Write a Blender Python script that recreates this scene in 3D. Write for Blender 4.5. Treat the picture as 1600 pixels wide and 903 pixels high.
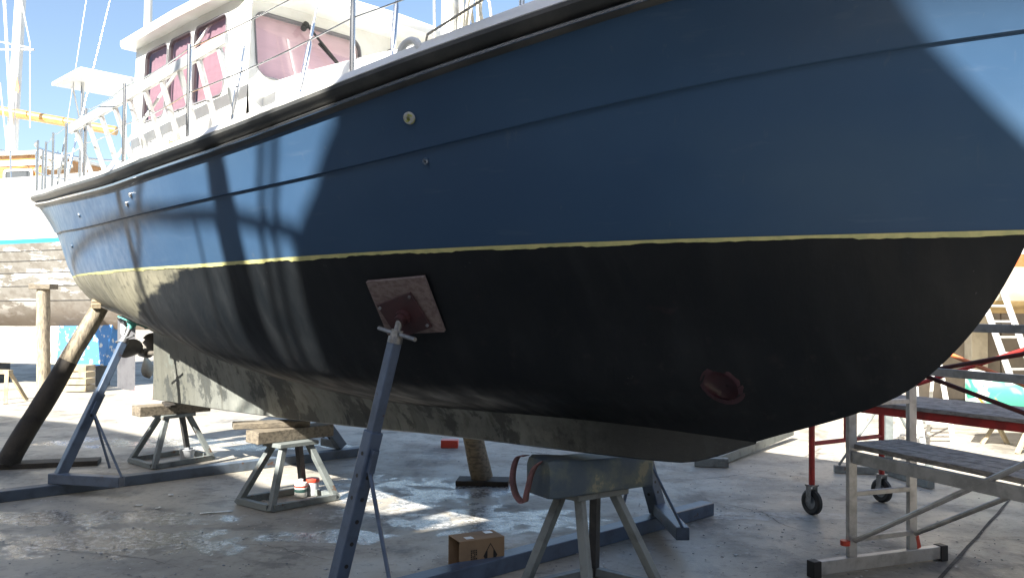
import bpy, math, random
from mathutils import Vector, Matrix, noise
random.seed(7)
R = math.radians
scene = bpy.context.scene
for o in list(bpy.data.objects): bpy.data.objects.remove(o)
col = scene.collection

# ------------------------------------------------------------------ camera
F = 1300.0; HC = 1.6; YH = 485.0; ROLL = R(0.5)
PITCH = math.atan((YH - 451.5) / F)
cam = bpy.data.cameras.new('camera'); camo = bpy.data.objects.new('camera', cam); col.objects.link(camo)
cam.sensor_width = 36; cam.lens = 36 * F / 1600; cam.clip_start = .05; cam.clip_end = 2000
cam_m = Matrix.Rotation(R(90) + PITCH, 4, 'X') @ Matrix.Rotation(ROLL, 4, 'Z')
cam_m.translation = (0, 0, HC); camo.matrix_world = cam_m
scene.camera = camo
# ------------------------------------------------------------------ light
EL = R(36); DX, DY = .552, .834                      # horizontal direction the sunlight travels
w = bpy.data.worlds.new('World'); scene.world = w; w.use_nodes = True
nt = w.node_tree; nt.nodes.clear()
sky = nt.nodes.new('ShaderNodeTexSky'); sky.sky_type = 'NISHITA'; sky.sun_disc = False
sky.sun_elevation = EL; sky.sun_rotation = math.atan2(-DX, -DY); sky.air_density = 1.0; sky.dust_density = 1.6; sky.ozone_density = 1.2
bg = nt.nodes.new('ShaderNodeBackground'); bg.inputs[1].default_value = .066
wo = nt.nodes.new('ShaderNodeOutputWorld'); nt.links.new(sky.outputs[0], bg.inputs[0]); nt.links.new(bg.outputs[0], wo.inputs[0])
sl = bpy.data.lights.new('sun', 'SUN'); sl.energy = 5.0; sl.angle = R(.53); sl.color = (1, .95, .87)
so = bpy.data.objects.new('sun', sl); col.objects.link(so)
so.rotation_euler = Vector((DX * math.cos(EL), DY * math.cos(EL), -math.sin(EL))).to_track_quat('-Z', 'Y').to_euler()
so.location = (-20, -30, 30)
vs = scene.view_settings; vs.view_transform = 'Standard'; vs.look = 'None'; vs.gamma = 1; vs.use_curve_mapping = False
vs.exposure = 1.95

# ------------------------------------------------------------------ helpers
def V(*a): return Vector(a)
UP = V(0, 0, 1)
def ray(x, y):
    a = (x - 800) / F; b = -(y - 451.5) / F
    c, s = math.cos(ROLL), math.sin(ROLL); a, b = a * c - b * s, a * s + b * c
    return V(a, math.cos(PITCH) - b * math.sin(PITCH), math.sin(PITCH) + b * math.cos(PITCH))
def at(x, y, Y): d = ray(x, y); return V(0, 0, HC) + d * (Y / d.y)      # photo bearing + distance -> world point
def gnd(x, y, z=0.0): d = ray(x, y); return V(0, 0, HC) + d * ((z - HC) / d.z)
def pchip(xs, ys):
    n = len(xs); h = [xs[i+1] - xs[i] for i in range(n-1)]; d = [(ys[i+1] - ys[i]) / h[i] for i in range(n-1)]
    m = [d[0]] + [0 if d[i-1] * d[i] <= 0 else 2 * d[i-1] * d[i] / (d[i-1] + d[i]) for i in range(1, n-1)] + [d[-1]]
    def f(x):
        x = min(max(x, xs[0]), xs[-1]); i = 0
        while i < n - 2 and x > xs[i+1]: i += 1
        s = (x - xs[i]) / h[i]
        return (1+2*s)*(1-s)**2*ys[i] + s*(1-s)**2*h[i]*m[i] + s*s*(3-2*s)*ys[i+1] + s*s*(s-1)*h[i]*m[i+1]
    return f

def spline(xs, ys):
    # natural cubic spline
    n = len(xs); h = [xs[i+1] - xs[i] for i in range(n-1)]; al = [0] * n; l = [1] * n; mu = [0] * n; zz = [0] * n; c = [0] * n
    for i in range(1, n-1):
        al[i] = 3 / h[i] * (ys[i+1] - ys[i]) - 3 / h[i-1] * (ys[i] - ys[i-1]); l[i] = 2 * (xs[i+1] - xs[i-1]) - h[i-1] * mu[i-1]; mu[i] = h[i] / l[i]; zz[i] = (al[i] - h[i-1] * zz[i-1]) / l[i]
    for i in range(n-2, -1, -1): c[i] = zz[i] - mu[i] * c[i+1]
    def f(x):
        x = min(max(x, xs[0]), xs[-1]); i = 0
        while i < n - 2 and x > xs[i+1]: i += 1
        d = x - xs[i]; b = (ys[i+1] - ys[i]) / h[i] - h[i] * (c[i+1] + 2 * c[i]) / 3; return ys[i] + d * (b + d * (c[i] + d * (c[i+1] - c[i]) / (3 * h[i])))
    return f
class MB:
    def __init__(s): s.v = []; s.f = []; s.mi = []
    def add(s, vs, fs, mi=0):
        k = len(s.v); s.v += [tuple(p) for p in vs]; s.f += [tuple(i + k for i in f) for f in fs]; s.mi += [mi] * len(fs); return s
    def bar(s, p, q, wd, ht, side=None, up=UP, mi=0, w2=None, h2=None):
        p = V(*p); q = V(*q); d = (q - p).normalized()
        if side is None:
            side = d.cross(up)
            if side.length < 1e-4: side = d.cross(V(1, 0, 0))
        side = V(*side); side = (side - d * side.dot(d)).normalized(); u2 = side.cross(d).normalized()
        vs = []
        for c, a, b in ((p, wd, ht), (q, w2 or wd, h2 or ht)):
            for i, j in ((-1, -1), (1, -1), (1, 1), (-1, 1)): vs.append(c + side * (a / 2 * i) + u2 * (b / 2 * j))
        return s.add(vs, [(3, 2, 1, 0), (4, 5, 6, 7), (0, 1, 5, 4), (1, 2, 6, 5), (2, 3, 7, 6), (3, 0, 4, 7)], mi)
    def box(s, a, b, mi=0):
        (x0, y0, z0), (x1, y1, z1) = a, b
        vs = [(x0, y0, z0), (x1, y0, z0), (x1, y1, z0), (x0, y1, z0), (x0, y0, z1), (x1, y0, z1), (x1, y1, z1), (x0, y1, z1)]
        return s.add(vs, [(3, 2, 1, 0), (4, 5, 6, 7), (0, 1, 5, 4), (1, 2, 6, 5), (2, 3, 7, 6), (3, 0, 4, 7)], mi)
    def tube(s, pts, r, n=10, mi=0, cap=True):
        pts = [V(*p) for p in pts]; m = len(pts); rr = r if isinstance(r, (list, tuple)) else [r] * m
        t0 = (pts[1] - pts[0]).normalized(); a = t0.orthogonal().normalized(); vs = []
        for i, p in enumerate(pts):
            t = (pts[min(i+1, m-1)] - pts[max(i-1, 0)]).normalized()
            a = (a - t * a.dot(t)).normalized(); b = t.cross(a)
            for k in range(n):
                th = 2 * math.pi * k / n; vs.append(p + (a * math.cos(th) + b * math.sin(th)) * rr[i])
        fs = [(i*n+k, i*n+(k+1) % n, (i+1)*n+(k+1) % n, (i+1)*n+k) for i in range(m-1) for k in range(n)]
        if cap: fs += [tuple(range(n))[::-1], tuple((m-1)*n+k for k in range(n))]
        return s.add(vs, fs, mi)
    def grid(s, rows, mi=0, close=False):
        m = len(rows[0]); vs = [p for r in rows for p in r]; n = len(rows); fs = []
        for i in range(n-1):
            for k in range(m if close else m-1):
                k2 = (k+1) % m; fs.append((i*m+k, i*m+k2, (i+1)*m+k2, (i+1)*m+k))
        return s.add(vs, fs, mi)
    def prism(s, poly, off, mi=0):
        n = len(poly); off = V(*off); vs = [V(*p) for p in poly] + [V(*p) + off for p in poly]
        return s.add(vs, [tuple(range(n))[::-1], tuple(range(n, 2*n))] + [(i, (i+1) % n, (i+1) % n + n, i + n) for i in range(n)], mi)
    def build(s, name, mat, parent=None, ang=35, bev=0, inv=None, fix=True):
        me = bpy.data.meshes.new(name); vs = s.v
        me.from_pydata(vs, [], s.f); me.validate()
        mats = mat if isinstance(mat, list) else [mat]
        for m in mats: me.materials.append(m)
        if len(mats) > 1:
            for p, i in zip(me.polygons, s.mi): p.material_index = i
        if fix:
            import bmesh
            bm = bmesh.new(); bm.from_mesh(me); bmesh.ops.recalc_face_normals(bm, faces=bm.faces); bm.to_mesh(me); bm.free()
        me.polygons.foreach_set('use_smooth', [True] * len(me.polygons)); me.set_sharp_from_angle(angle=R(ang))
        o = bpy.data.objects.new(name, me); col.objects.link(o)
        if parent is not None:
            o.parent = parent
        if bev:
            b = o.modifiers.new('bevel', 'BEVEL'); b.width = bev; b.segments = 2; b.limit_method = 'ANGLE'; b.angle_limit = R(40)
        return o
def tag(o, label=None, cat=None, group=None, kind=None):
    if label: o['label'] = label
    if cat: o['category'] = cat
    if group: o['group'] = group
    if kind: o['kind'] = kind
    return o
def empty(name, loc, rz=0.0, label=None, cat=None, group=None):
    o = bpy.data.objects.new(name, None); o.empty_display_size = .2; col.objects.link(o); o.location = loc; o.rotation_euler = (0, 0, rz)
    return tag(o, label, cat, group)
class Thing:
    """An Empty at the base; parts are given in world coordinates and stored in the Empty's frame."""
    def __init__(s, name, loc, label, cat, group=None):
        s.o = empty(name, loc, 0, label, cat, group); s.loc = V(*loc)
    def part(s, name, mb, mat, parent=None, **k):
        mb.v = [tuple(V(*p) - s.loc) for p in mb.v]
        return mb.build(name, mat, parent or s.o, **k)
def one(name, loc, mb, mat, label, cat, group=None, **k):
    loc = V(*loc); mb.v = [tuple(V(*p) - loc) for p in mb.v]; o = mb.build(name, mat, None, **k); o.location = loc
    return tag(o, label, cat, group)

# ------------------------------------------------------------------ materials
def mat(name, c, rough=.6, c2=None, scale=6, spread=(.4, .65), metal=0, bump=0, bscale=40, coat=0, spec=.5, detail=6, stretch=None, r2=None, chips=None):
    m = bpy.data.materials.new(name); m.use_nodes = True; t = m.node_tree; p = t.nodes['Principled BSDF']
    p.inputs['Roughness'].default_value = rough; p.inputs['Metallic'].default_value = metal; p.inputs['Coat Weight'].default_value = coat
    p.inputs['Specular IOR Level'].default_value = spec; p.inputs['Base Color'].default_value = (*c, 1)
    tc = t.nodes.new('ShaderNodeTexCoord'); src = tc.outputs['Object']
    if stretch:
        mp = t.nodes.new('ShaderNodeMapping'); mp.inputs['Scale'].default_value = stretch; t.links.new(src, mp.inputs[0]); src = mp.outputs[0]
    if c2:
        n = t.nodes.new('ShaderNodeTexNoise'); n.inputs['Scale'].default_value = scale; n.inputs['Detail'].default_value = detail; n.inputs['Roughness'].default_value = .62
        r = t.nodes.new('ShaderNodeMapRange'); r.inputs[1].default_value, r.inputs[2].default_value = spread; r.interpolation_type = 'SMOOTHSTEP'
        x = t.nodes.new('ShaderNodeMix'); x.data_type = 'RGBA'; x.inputs[6].default_value = (*c, 1); x.inputs[7].default_value = (*c2, 1)
        t.links.new(src, n.inputs['Vector']); t.links.new(n.outputs[0], r.inputs[0]); t.links.new(r.outputs[0], x.inputs[0]); t.links.new(x.outputs[2], p.inputs['Base Color'])
        if chips:
            n7 = t.nodes.new('ShaderNodeTexNoise'); n7.inputs['Scale'].default_value = chips[1]; n7.inputs['Detail'].default_value = 7; n7.inputs['Roughness'].default_value = .7
            r7 = t.nodes.new('ShaderNodeMapRange'); r7.inputs[1].default_value = chips[2]; r7.inputs[2].default_value = chips[2] + .03; x7 = t.nodes.new('ShaderNodeMix'); x7.data_type = 'RGBA'; x7.inputs[7].default_value = (*chips[0], 1)
            t.links.new(src, n7.inputs['Vector']); t.links.new(n7.outputs[0], r7.inputs[0]); t.links.new(r7.outputs[0], x7.inputs[0]); t.links.new(x.outputs[2], x7.inputs[6]); t.links.new(x7.outputs[2], p.inputs['Base Color'])
        if r2 is not None:
            q = t.nodes.new('ShaderNodeMapRange'); q.inputs[3].default_value = rough; q.inputs[4].default_value = r2
            t.links.new(r.outputs[0], q.inputs[0]); t.links.new(q.outputs[0], p.inputs['Roughness'])
    if bump:
        n = t.nodes.new('ShaderNodeTexNoise'); n.inputs['Scale'].default_value = bscale; n.inputs['Detail'].default_value = 5
        b = t.nodes.new('ShaderNodeBump'); b.inputs['Strength'].default_value = bump; b.inputs['Distance'].default_value = .01
        t.links.new(src, n.inputs['Vector']); t.links.new(n.outputs[0], b.inputs['Height']); t.links.new(b.outputs[0], p.inputs['Normal'])
    return m
class NT:
    def __init__(s, m): s.t = m.node_tree; s.p = s.t.nodes['Principled BSDF']; s.tc = s.t.nodes.new('ShaderNodeTexCoord'); s.co = s.tc.outputs['Object']
    def put(s, sock, v):
        if hasattr(v, 'is_output'): s.t.links.new(v, sock)
        else: sock.default_value = v
    def noise(s, scale, detail=5, rough=.6, co=None, dist=0):
        n = s.t.nodes.new('ShaderNodeTexNoise'); n.inputs['Scale'].default_value = scale; n.inputs['Detail'].default_value = detail
        n.inputs['Roughness'].default_value = rough; n.inputs['Distortion'].default_value = dist; s.t.links.new(co or s.co, n.inputs['Vector']); return n.outputs[0]
    def math(s, op, a, b=0.0, c=0.0):
        n = s.t.nodes.new('ShaderNodeMath'); n.operation = op; s.put(n.inputs[0], a); s.put(n.inputs[1], b); s.put(n.inputs[2], c); return n.outputs[0]
    def ss(s, v, lo, hi, a=0.0, b=1.0):
        n = s.t.nodes.new('ShaderNodeMapRange'); n.interpolation_type = 'SMOOTHSTEP'; s.put(n.inputs[0], v)
        for i, q in enumerate((lo, hi, a, b)): s.put(n.inputs[i+1], q)
        return n.outputs[0]
    def mix(s, f, a, b):
        n = s.t.nodes.new('ShaderNodeMix'); n.data_type = 'RGBA'; s.put(n.inputs[0], f)
        for k, v in ((6, a), (7, b)): s.put(n.inputs[k], v if hasattr(v, 'is_output') else (*v, 1))
        return n.outputs[2]
    def mapping(s, sc, loc=(0, 0, 0)):
        n = s.t.nodes.new('ShaderNodeMapping'); n.inputs['Scale'].default_value = sc; n.inputs['Location'].default_value = loc; s.t.links.new(s.co, n.inputs[0]); return n.outputs[0]
    def xyz(s):
        n = s.t.nodes.new('ShaderNodeSeparateXYZ'); s.t.links.new(s.co, n.inputs[0]); return n.outputs
    def bump(s, h, strength, dist=.01):
        b = s.t.nodes.new('ShaderNodeBump'); b.inputs['Strength'].default_value = strength; b.inputs['Distance'].default_value = dist
        s.t.links.new(h, b.inputs['Height']); s.t.links.new(b.outputs[0], s.p.inputs['Normal'])
    def blob(s, cx, cy, rx, ry, wob, soft=.35):
        x, y, z = s.xyz()
        a = s.math('MULTIPLY', s.math('SUBTRACT', x, cx), 1 / rx); b = s.math('MULTIPLY', s.math('SUBTRACT', y, cy), 1 / ry)
        d = s.math('SQRT', s.math('ADD', s.math('MULTIPLY', a, a), s.math('MULTIPLY', b, b)))
        d = s.math('ADD', d, s.math('MULTIPLY', s.math('SUBTRACT', wob, .5), 2.4))
        return s.ss(d, 1 + soft / 2, 1 - soft / 2)
def newm(name): m = bpy.data.materials.new(name); m.use_nodes = True; return m, NT(m)

M = {}
M['white'] = mat('white_gelcoat', (.78, .78, .75), .35, (.7, .69, .64), 3, coat=.2)
M['white_old'] = mat('white_paint', (.74, .73, .69), .5, (.58, .56, .5), 5, bump=.15)
M['steel'] = mat('stainless', (.62, .63, .64), .22, metal=1)
M['alu'] = mat('aluminium', (.52, .52, .51), .45, (.36, .36, .35), 9, metal=.5, bump=.08)
M['plank'] = mat('weathered_plank', (.33, .31, .28), .85, (.18, .165, .15), 7, bump=.4, bscale=40, stretch=(2, 2, 8), chips=((.5, .48, .45), 14, .64))
M['alu_white'] = mat('ladder_aluminium', (.62, .63, .61), .45, (.5, .5, .48), 12, metal=.4)
M['jack'] = mat('blue_grey_paint', (.085, .12, .18), .42, (.05, .07, .105), 7, (.4, .7), bump=.15, bscale=60, chips=((.07, .04, .03), 9, .64))
M['jack_dull'] = mat('blue_grey_worn_paint', (.085, .11, .145), .5, (.05, .06, .07), 6, (.42, .7), bump=.15, bscale=50, chips=((.09, .05, .03), 8, .62))
M['stand'] = mat('grey_green_paint', (.17, .19, .185), .55, (.09, .1, .1), 8, (.45, .72), bump=.2, bscale=60, chips=((.11, .065, .04), 9, .63))
M['stand_dark'] = mat('dark_grey_coat', (.035, .035, .036), .6, (.06, .06, .058), 8, bump=.2)
M['timber'] = mat('grey_timber', (.2, .17, .125), .8, (.1, .085, .065), 5, bump=.4, bscale=30, stretch=(2, 9, 9))
M['timber_dark'] = mat('dark_brown_timber', (.045, .038, .03), .75, (.02, .018, .016), 6, bump=.4, bscale=30)
M['timber_pale'] = mat('pale_timber', (.4, .33, .22), .8, (.25, .2, .13), 6, bump=.4, bscale=30)
M['log'] = mat('weathered_log', (.33, .28, .2), .85, (.16, .135, .1), 7, bump=.5, bscale=25, stretch=(6, 6, 1.2))
M['varnish'] = mat('varnished_wood', (.5, .25, .07), .35, (.36, .16, .04), 5, coat=.5, stretch=(1, 6, 6))
M['spar'] = mat('varnished_spar', (.56, .32, .1), .35, (.45, .23, .06), 5, coat=.4)
M['rub'] = mat('dark_rubber_rail', (.04, .042, .042), .38, (.075, .075, .07), 4, bump=.08, bscale=60)
M['black'] = mat('black_rubber', (.016, .016, .017), .6, (.03, .03, .03), 10)
M['rope'] = mat('rope', (.6, .57, .48), .9, (.42, .39, .32), 40, bump=.4, bscale=120)
M['card'] = mat('cardboard', (.3, .2, .115), .85, (.25, .165, .095), 6, bump=.05)
M['card_in'] = mat('cardboard_inside', (.21, .14, .08), .9)
M['ink'] = mat('dark_print', (.02, .018, .016), .8)
M['red'] = mat('red_oxide_paint', (.42, .03, .025), .5, (.25, .025, .02), 9, bump=.15)
M['orange'] = mat('orange_paint', (.62, .16, .05), .5, (.5, .2, .1), 9, bump=.15)
M['redbrown'] = mat('red_brown_paint', (.12, .025, .02), .5, (.07, .02, .018), 9)
M['primer'] = mat('red_primer', (.06, .022, .024), .5, (.04, .018, .02), 8, bump=.1)
M['maroon'] = mat('maroon_primer', (.04, .012, .018), .45, (.028, .01, .013), 8)
M['ply'] = mat('stained_plywood', (.19, .15, .14), .75, (.12, .085, .08), 7, bump=.2, stretch=(3, 8, 8))
M['teal'] = mat('teal_plastic', (.12, .42, .36), .5, (.08, .3, .26), 8)
M['pink'] = mat('pink_foam', (.72, .36, .34), .7, (.62, .3, .28), 8)
M['redpl'] = mat('red_plastic', (.6, .07, .04), .4)
M['tub'] = mat('cloudy_plastic', (.5, .52, .54), .4, (.4, .42, .44), 8)
M['strap'] = mat('faded_red_webbing', (.26, .13, .125), .85, (.17, .1, .095), 14)
M['bronze'] = mat('weathered_bronze', (.17, .155, .13), .45, (.1, .09, .075), 8, metal=.2, bump=.15)
M['rudder'] = mat('old_rudder_paint', (.11, .11, .118), .6, (.07, .07, .078), 6, (.4, .7), bump=.2)
M['anode'] = mat('anode_zinc', (.7, .7, .68), .6)
M['blind'] = mat('pink_blind', (.8, .52, .57), .8, (.72, .46, .51), 3, stretch=(.6, .6, 6))
M['seal'] = mat('window_seal', (.16, .16, .17), .5)
M['tape'] = mat('masking_tape', (.58, .55, .24), .6, (.45, .45, .2), 12)
M['deckgrey'] = mat('deck_paint', (.5, .5, .48), .7)
M['wallb'] = mat('beige_wall', (.33, .29, .24), .85, (.26, .23, .19), 2, bump=.2, bscale=30)
M['cream'] = mat('cream_paint', (.68, .63, .5), .6, (.55, .5, .38), 4)
M['ochre'] = mat('ochre_antifoul', (.5, .36, .16), .7, (.38, .26, .12), 5, bump=.2)
M['bluep'] = mat('flaking_blue_paint', (.05, .2, .5), .6, (.5, .55, .6), 9, (.56, .6), bump=.2)
M['greyfl'] = None
g = bpy.data.materials.new('glass'); g.use_nodes = True; t_ = g.node_tree; t_.nodes.clear()
go = t_.nodes.new('ShaderNodeOutputMaterial'); gx = t_.nodes.new('ShaderNodeMixShader'); gt = t_.nodes.new('ShaderNodeBsdfTransparent'); gg = t_.nodes.new('ShaderNodeBsdfGlossy'); gf = t_.nodes.new('ShaderNodeFresnel')
gt.inputs[0].default_value = (.93, .95, .95, 1); gg.inputs['Roughness'].default_value = .02; gf.inputs[0].default_value = 1.35
t_.links.new(gf.outputs[0], gx.inputs[0]); t_.links.new(gt.outputs[0], gx.inputs[1]); t_.links.new(gg.outputs[0], gx.inputs[2]); t_.links.new(gx.outputs[0], go.inputs[0])
M['glass'] = g
gt2 = g.copy(); gt2.name = 'dimming_glass'
for nd in gt2.node_tree.nodes:
    if nd.type == 'BSDF_TRANSPARENT': nd.inputs[0].default_value = (.46, .45, .47, 1)  # darker side panes, added to tone down the sun on their blinds
M['dimming'] = gt2
M['darkglass'] = mat('dark_glass', (.05, .055, .06), .06, spec=.8)

# blue topside paint: satin, faint fairing marks and dust
m, k = newm('blue_topside_paint'); M['blue'] = m
n1 = k.noise(1.3, 4, .55); n2 = k.noise(9, 5, .6); n3 = k.noise(.5, 3, .5, k.mapping((1, 1, 2.5)))
c = k.mix(k.ss(n1, .35, .7), (.034, .075, .144), (.042, .088, .162))
c = k.mix(k.ss(n3, .5, .75, 0, .5), c, (.062, .11, .165))
x, y, z = k.xyz()
sternwear = k.math('MULTIPLY', k.ss(x, -1.2, -4.2), k.ss(k.noise(2.5, 5, .6), .38, .62))
c = k.mix(k.math('MULTIPLY', sternwear, .28), c, (.16, .2, .2))
k.put(k.p.inputs['Base Color'], c); k.put(k.p.inputs['Roughness'], k.ss(n2, .3, .7, .34, .46)); k.p.inputs['Specular IOR Level'].default_value = .22
sc9 = k.noise(7, 4, .6, k.mapping((.25, 1, 3)))
c = k.mix(k.ss(sc9, .6, .72, 0, .22), c, (.09, .13, .19)); dr = k.noise(16, 3, .6, k.mapping((1, 1, .06))); c = k.mix(k.ss(dr, .66, .74, 0, .3), c, (.1, .13, .17)); k.put(k.p.inputs['Base Color'], c)
k.bump(k.math('ADD', k.noise(1.6, 3, .5), k.math('MULTIPLY', k.noise(26, 3, .5), .06)), .16, .03)
# antifouling: fresh black, worn grey-green aft, pink primer spots
m, k = newm('black_antifouling'); M['anti'] = m
x, y, z = k.xyz()
n1 = k.noise(2.2, 6, .62); n2 = k.noise(11, 5, .65); n3 = k.noise(1.1, 5, .6, k.mapping((.5, 1, 2.4)))
c = k.mix(k.ss(n1, .4, .7), (.0055, .0075, .0095), (.010, .012, .014))
c = k.mix(k.math('MULTIPLY', k.ss(n2, .58, .7), k.ss(z, 1.75, 1.15, 0, .45)), c, (.035, .03, .03))
edge = k.math('ADD', x, k.math('MULTIPLY', k.math('SUBTRACT', n3, .5), 2.6))
edge = k.math('SUBTRACT', edge, k.math('MULTIPLY', k.math('SUBTRACT', z, 1.66), 5.5))
edge = k.math('ADD', edge, k.math('MULTIPLY', k.math('SUBTRACT', n2, .5), .5)); old = k.ss(edge, .1, -.2)
oc = k.mix(k.ss(n1, .35, .65), (.16, .155, .115), (.25, .235, .17)); oc = k.mix(k.ss(n2, .5, .7), oc, (.09, .085, .065))
c = k.mix(old, c, oc)
low = k.math('MULTIPLY', k.ss(z, 1.42, 1.3), k.ss(x, -.5, -1.7)); low = k.math('MULTIPLY', low, k.ss(n3, .36, .56))
c = k.mix(low, c, oc)
pk = k.blob(-1.75, -.45, .42, .16, n2)
c = k.mix(pk, c, (.5, .23, .2))
ro = k.noise(3.2, 4, .6, k.mapping((2.6, 1, .5))); c = k.mix(k.ss(ro, .5, .7, 0, .35), c, (.015, .019, .023))
fl = k.noise(38, 3, .7); c = k.mix(k.math('MULTIPLY', k.ss(fl, .68, .72), k.ss(k.noise(1.7, 3, .5), .56, .64, 0, .5)), c, (.12, .115, .115))
sc = k.noise(3.0, 4, .6, k.mapping((1.0, 1, 2.2), (2, 0, 7))); c = k.mix(k.ss(sc, .68, .76, 0, .3), c, (.05, .028, .03))
k.put(k.p.inputs['Base Color'], c); k.put(k.p.inputs['Roughness'], k.ss(ro, .3, .7, .4, .66)); k.p.inputs['Specular IOR Level'].default_value = .3; k.bump(k.math('ADD', n2, k.math('MULTIPLY', ro, 1.2)), .18, .01)
# keel: bare grey-green with black brush-outs
m, k = newm('keel_paint'); M['keel'] = m
x, y, z = k.xyz()
n1 = k.noise(2.6, 6, .65); n2 = k.noise(13, 6, .7); n3 = k.noise(3, 4, .6, k.mapping((2.2, 1, .35)))
c = k.mix(k.ss(n1, .35, .68), (.15, .16, .15), (.24, .25, .225)); c = k.mix(k.ss(n2, .55, .75, 0, .6), c, (.05, .05, .045))
c = k.mix(k.ss(x, -.6, -2.2, 0, .75), c, k.mix(k.ss(n1, .4, .65), (.095, .094, .072), (.05, .05, .04)))
bl = k.math('MAXIMUM', k.math('MULTIPLY', k.ss(n3, .53, .6), k.ss(x, -.7, .1)), k.blob(.12, 0, .14, 5, n2))
bl = k.math('MULTIPLY', bl, k.ss(x, 2.1, 1.2, .25, 1))
c = k.mix(k.math('MULTIPLY', bl, .85), c, (.018, .022, .026))
c = k.mix(k.math('MULTIPLY', k.ss(k.math('ADD', x, k.math('MULTIPLY', n2, .5)), 2.9, 3.8), .95), c, (.012, .015, .016))
bt = k.noise(3.3, 6, .68, k.mapping((1, 1, .8), (4, 0, 2))); c = k.mix(k.ss(bt, .54, .6, 0, .75), c, (.03, .034, .034)); c = k.mix(k.ss(bt, .42, .36, 0, .5), c, (.15, .175, .16)); dk = k.noise(9, 5, .65, k.mapping((1.2, 1, .12))); fw = k.ss(x, 2.6, 3.6, 1, .08); c = k.mix(k.math('MULTIPLY', k.ss(dk, .5, .7, 0, .6), fw), c, (.06, .058, .045)); c = k.mix(k.math('MULTIPLY', k.ss(k.noise(4, 6, .7), .6, .68, 0, .6), fw), c, (.2, .2, .18))
k.put(k.p.inputs['Base Color'], c); k.p.inputs['Roughness'].default_value = .55; k.bump(n2, .35, .01)
# flaking grey bottom of the wooden boat behind
m, k = newm('flaking_grey_paint'); M['greyfl'] = m
n1 = k.noise(1.2, 6, .7, k.mapping((1, 1, 3.2))); n2 = k.noise(6, 5, .6)
x, y, z = k.xyz()
c = k.mix(k.ss(n2, .4, .65), (.27, .26, .235), (.2, .185, .16)); c = k.mix(k.ss(z, 1.95, 1.2, 0, .85), c, (.13, .1, .075))  # browner low down: shade under the bilge put into the colour
c = k.mix(k.math('MULTIPLY', k.ss(n1, .53, .58), k.ss(z, 1.35, 2.0, .1, 1)), c, (.7, .69, .66))
k.put(k.p.inputs['Base Color'], c); k.p.inputs['Roughness'].default_value = .8; k.bump(n1, .4, .02)
# kayak plastic
m, k = newm('marbled_plastic'); M['marble'] = m
n1 = k.noise(2.2, 2, .5, dist=1.6); n2 = k.noise(1.7, 2, .5, k.mapping((1, 1, 1), (5, 3, 1)), 1.8)
c = k.mix(k.ss(n1, .5, .56), (.34, .4, .36), (.05, .26, .18)); c = k.mix(k.ss(n2, .6, .64), c, (.4, .17, .03))
k.put(k.p.inputs['Base Color'], c); k.p.inputs['Roughness'].default_value = .35
# concrete
m, k = newm('yard_concrete'); M['concrete'] = m
big = k.noise(.35, 5, .6); mid = k.noise(1.4, 6, .65); fine = k.noise(14, 6, .7); grit = k.noise(90, 3, .6)
c = k.mix(k.ss(big, .35, .68), (.34, .312, .258), (.46, .425, .355)); c = k.mix(k.ss(mid, .42, .7, 0, .7), c, (.2, .186, .158))
c = k.mix(k.ss(fine, .52, .7, 0, .6), c, (.1, .096, .09)); c = k.mix(k.ss(grit, .6, .75, 0, .35), c, (.4, .38, .35))
st = k.noise(.8, 6, .7, k.mapping((1, .45, 1), (3, 1, 0)))
c = k.mix(k.ss(st, .53, .63, 0, .62), c, (.08, .076, .07)); st2 = k.noise(1.9, 7, .72, k.mapping((.6, 1, 1), (7, 9, 0))); c = k.mix(k.ss(st2, .55, .64, 0, .6), c, (.1, .096, .09)); c = k.mix(k.ss(st2, .42, .34, 0, .35), c, (.42, .4, .36))
sp2 = k.noise(5.5, 6, .72, k.mapping((1, 1, 1), (11, 4, 0))); c = k.mix(k.ss(sp2, .58, .66, 0, .55), c, (.46, .44, .39)); c = k.mix(k.ss(sp2, .38, .3, 0, .5), c, (.085, .08, .072))
wob = k.noise(2.6, 6, .62, dist=.4)
wet = None
def union(a, b): return b if a is None else k.math('MAXIMUM', a, b)
for cx, cy, rx, ry in ((-3.25, 6.35, 1.0, .24), (-2.75, 5.72, .85, .36), (-.95, 7.35, .95, .6), (-.1, 6.35, .75, .42), (-2.95, 9.75, .95, .3), (-1.25, 5.9, .55, .16), (-4.4, 9.9, 1.3, .35)):
    wet = union(wet, k.blob(cx, cy, rx, ry, wob, .22))
wet = k.math('MULTIPLY', wet, k.ss(k.noise(3.4, 6, .66, dist=.5), .40, .52))
for cx, cy, rx, ry in ((-3.3, 6.3, .75, .17), (-2.72, 5.72, .7, .27)): wet = k.math('MAXIMUM', wet, k.blob(cx, cy, rx, ry, wob, .2))
sky_glare = k.math('MULTIPLY', wet, k.ss(k.noise(5, 5, .6), .3, .55))
c = k.mix(k.math('MULTIPLY', wet, .8), c, (.14, .135, .125))
c = k.mix(k.math('MULTIPLY', k.ss(k.noise(22, 4, .7), .5, .58), k.math('MULTIPLY', sky_glare, .85)), c, (.7, .69, .66))  # white speckle: sky reflection on the wet patches put into the colour
dry = None
for cx, cy, rx, ry in ((.55, 7.2, .5, .14), (1.9, 6.6, .8, .12), (-.7, 6.6, .7, .3), (.1, 5.9, .5, .2)):
    dry = union(dry, k.blob(cx, cy, rx, ry, wob, .3))
c = k.mix(k.math('MULTIPLY', dry, k.ss(fine, .4, .6, 0, .7)), c, (.55, .54, .5))
k.put(k.p.inputs['Base Color'], c)
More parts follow.
